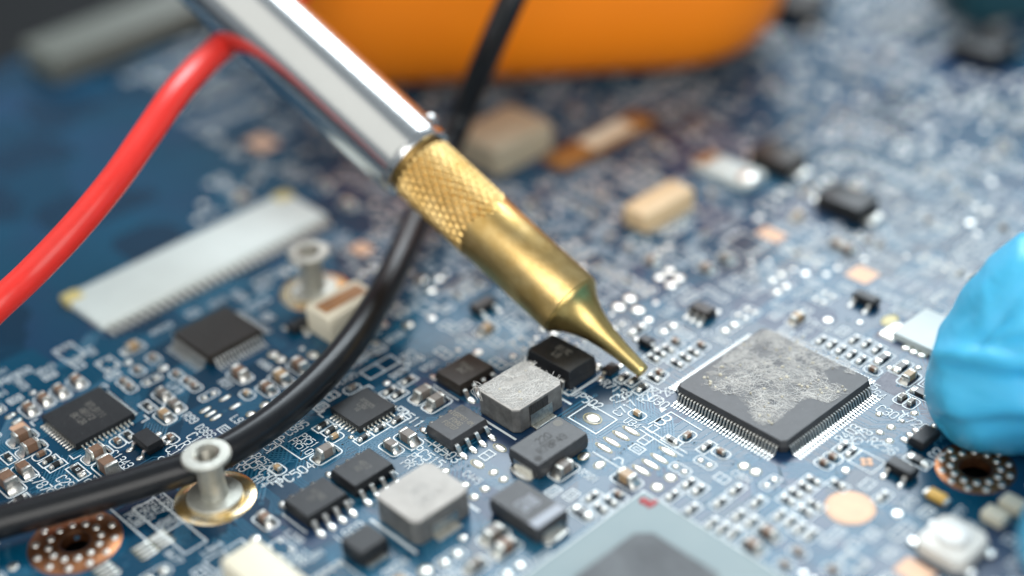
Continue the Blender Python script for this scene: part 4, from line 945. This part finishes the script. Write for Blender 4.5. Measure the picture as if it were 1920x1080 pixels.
# ------------------------------------------------------------------ orange instrument case lying behind
cam_r = Vector(RM @ np.array([1, 0, 0])); cam_r.z = 0; cam_r.normalize(); back = Vector((-cam_r.y, cam_r.x, 0))
OC = link('orange_case', None, label='big blurred orange rounded instrument case lying behind the iron', cat='instrument case')
base = Vector((*at(1010, 150, 0), 0)); rgt = at(1452, 60, 12.0); wid = (Vector((rgt[0], rgt[1], 0))-base).dot(cam_r)
cw = 36.0; OC.location = base+cam_r*(wid-cw+5)+back*26+Vector((0, 0, .8)); OC.rotation_euler = (0, 0, math.atan2(cam_r.y, cam_r.x))
def rounded(hx, hy, r, n=10): 
    out = []
    for sx, sy, a0 in ((1, -1, -90), (1, 1, 0), (-1, 1, 90), (-1, -1, 180)):
        for k in range(n): a = R(a0+k*90/(n-1)); out.append((sx*(hx-r)+r*math.cos(a), sy*(hy-r)+r*math.sin(a)))
    return out
mb = MB(); rr = []
for z, ins in ((0, 9), (.8, 6), (2.5, 3.4), (5, 1.6), (9, .4), (13, 0), (26, 0), (34, .8), (38, 3), (40, 7)): rr.append([(a, b, z) for a, b in rounded(cw-ins, 34-ins, 15-ins*.6)])
mb.loft(rr); link('rubber_shell', mb.mesh('rubber_shell', 'orange', 50), OC)
mb = MB(); mb.loft([[(a, b, 39.9) for a, b in rounded(cw-12, 24, 6)], [(a, b, 41) for a, b in rounded(cw-12.5, 23.5, 6)]]); link('face_plate', mb.mesh('face_plate', 'table', 40), OC)
# dark teal tool in the upper right corner
p = Vector((*at(1905, 45, 0), 0)); mb = MB(); mb.loft([[(a, b, z) for a, b in rounded(17-i, 9-i, 5-i)] for z, i in ((0, 1), (1, 0), (14, 0), (15, 1))])
o = link('teal_block', mb.mesh('teal_block', 'teal_dark', 40), loc=p+cam_r*8+back*9, rz=math.atan2(cam_r.y, cam_r.x), label='dark teal blurred block in the upper right corner', cat='tool block')

# ------------------------------------------------------------------ gloved hand
def hand():
    from mathutils import noise
    bmh = bmesh.new()
    def chain(pts, rad, n=20, sub=8):
        path = catmull(pts, sub); rs = []
        for i in range(len(path)):
            t = i/sub; k = min(int(t), len(rad)-2); rs.append(rad[k]+(rad[k+1]-rad[k])*(t-k))
        q = MB(); tube(q, path, rs, n); vs = [bmh.verts.new(v) for v in q.v]
        for f in q.f:
            bmh.faces.new([vs[i] for i in f])
        for e, r in ((path[0], rs[0]), (path[-1], rs[-1])):
            bmesh.ops.create_icosphere(bmh, subdivisions=3, radius=r, matrix=Matrix.Translation(e))
    ft = deep(1912, 676, 151); 
    chain([ft, deep(2000, 640, 150), deep(2150, 570, 150), deep(2420, 480, 152), deep(2720, 520, 156)], [8.9, 9.7, 9.8, 10.2, 11.5])               # index finger on the board
    chain([deep(2090, 1020, 128), deep(2170, 1005, 126), deep(2350, 940, 126), deep(2640, 760, 136)], [7.0, 8.2, 9.2, 11.0])                       # thumb nearer the lens
    chain([deep(2250, 420, 160), deep(2420, 350, 166), deep(2650, 400, 166), deep(2860, 540, 166)], [7.0, 8.5, 9.2, 10.5])                          # middle finger, curled
    chain([deep(2400, 300, 172), deep(2600, 260, 178), deep(2820, 360, 176), deep(2990, 560, 172)], [6.6, 8.0, 8.8, 10])                           # ring finger
    chain([deep(2620, 200, 182), deep(2800, 200, 186), deep(2980, 320, 184), deep(3080, 560, 178)], [5.8, 7.0, 7.6, 9])                            # little finger
    chain([deep(2700, 600, 158), deep(2900, 640, 160), deep(3150, 680, 166), deep(3500, 760, 172)], [17, 22, 23, 20])                              # palm and wrist
    chain([deep(2680, 740, 140), deep(2850, 700, 152), deep(3000, 680, 160)], [11, 15, 18])
    me = bpy.data.meshes.new('glove'); bmh.to_mesh(me); bmh.free()
    o = link('glove', me)
    md = o.modifiers.new('remesh', 'REMESH'); md.mode = 'VOXEL'; md.voxel_size = .55
    ms = o.modifiers.new('smooth', 'SMOOTH'); ms.iterations = 12; ms.factor = .6
    dg = bpy.context.evaluated_depsgraph_get(); ev = bpy.data.meshes.new_from_object(o.evaluated_get(dg)); o.modifiers.clear()
    ev.materials.clear(); ev.materials.append(M['glove'])
    co_ = np.empty(len(ev.vertices)*3); ev.vertices.foreach_get('co', co_); no_ = np.empty(len(ev.vertices)*3); ev.vertices.foreach_get('normal', no_)
    co_ = co_.reshape(-1, 3); no_ = no_.reshape(-1, 3); loc = (co_-CAM) @ RM        # fold directions follow the finger
    fx = np.array((deep(2000, 640, 150)-ft).normalized())
    for i in range(len(co_)):
        v = co_[i]; s_ = v @ fx
        if v @ np.array(cam_r) > 60: continue
        a = noise.noise((v[0]*.08, v[1]*.08, v[2]*.08+2)); f = 1-abs(noise.noise((v[0]*.075+s_*.04, v[1]*.075, v[2]*.13+7)))*2
        g = 1-abs(noise.noise((v[0]*.20-s_*.1, v[1]*.18+3, v[2]*.24)))*2
        co_[i] += no_[i]*(1.3*a+.45*noise.noise((v[0]*.17+s_*.08, v[1]*.17, v[2]*.2+5))+.35*max(0, f)**2+.12*max(0, g)**2-.4)
        px_ = 960+FPX*loc[i][0]/-loc[i][2]; py_ = 540-FPX*loc[i][1]/-loc[i][2]
        if px_ < 2150 and 420 < py_ < 900 and no_[i] @ (CAM-v) > 0:          # pinched folds of the loose fingertip
            for x1, y1, x2, y2, wd, am in ((1735, 672, 2150, 742, 26, 1.0), (1806, 668, 1990, 500, 15, -.7), (1750, 770, 2150, 806, 20, .6), (1850, 640, 2150, 655, 18, .55), (1775, 600, 1850, 560, 13, -.35)):
                ux, uy = x2-x1, y2-y1; L_ = math.hypot(ux, uy); t = ((px_-x1)*ux+(py_-y1)*uy)/L_; dd = ((px_-x1)*-uy+(py_-y1)*ux)/L_/wd+.5*a
                e_ = min(1, max(0, t/40))*min(1, max(0, (L_-t)/40))
                co_[i] += no_[i]*am*e_*(-dd)*1.6*math.exp(-dd*dd) if am > 0.5 else no_[i]*am*e_*math.exp(-dd*dd)
    AN = [(-90, 207), (-66, 178), (-33, 168), (-11, 172), (22, 190), (40, 190), (55, 188), (72, 170), (90, 163)]      # outline of the blunt, pulled-tight tip: angle, radius
    c0 = np.array([(1915-960)/FPX, -(672-540)/FPX])
    lc = (co_-CAM) @ RM
    for i in range(len(co_)):
        dpt = -lc[i][2]; qx, qy = lc[i][0]/dpt-c0[0], lc[i][1]/dpt-c0[1]; px_ = 1915+qx*FPX; py_ = 672-qy*FPX
        if px_ > 1990 or px_ < 1690 or py_ > 900 or py_ < 420 or dpt > 175: continue
        an = math.degrees(math.atan2(-qy, -qx)); an = max(-90, min(90, an))
        for (a0, r0), (a1, r1) in zip(AN, AN[1:]):
            if a0 <= an <= a1: rr_ = r0+(r1-r0)*(an-a0)/(a1-a0); break
        k = 1+(rr_/174-1)*min(1, max(0, (1990-px_)/75)); lc[i][0] += qx*(k-1)*dpt; lc[i][1] += qy*(k-1)*dpt
    co_ = lc @ RM.T+CAM; co_[:, 2] = np.maximum(co_[:, 2], .25)
    ev.vertices.foreach_set('co', co_.ravel()); ev.polygons.foreach_set('use_smooth', [True]*len(ev.polygons)); ev.update()
    o.data = ev; return o
H = hand(); H.name = 'gloved_hand'
H['label'] = 'hand in a bright blue rubber glove reaching in over the right edge'; H['category'] = 'gloved hand'
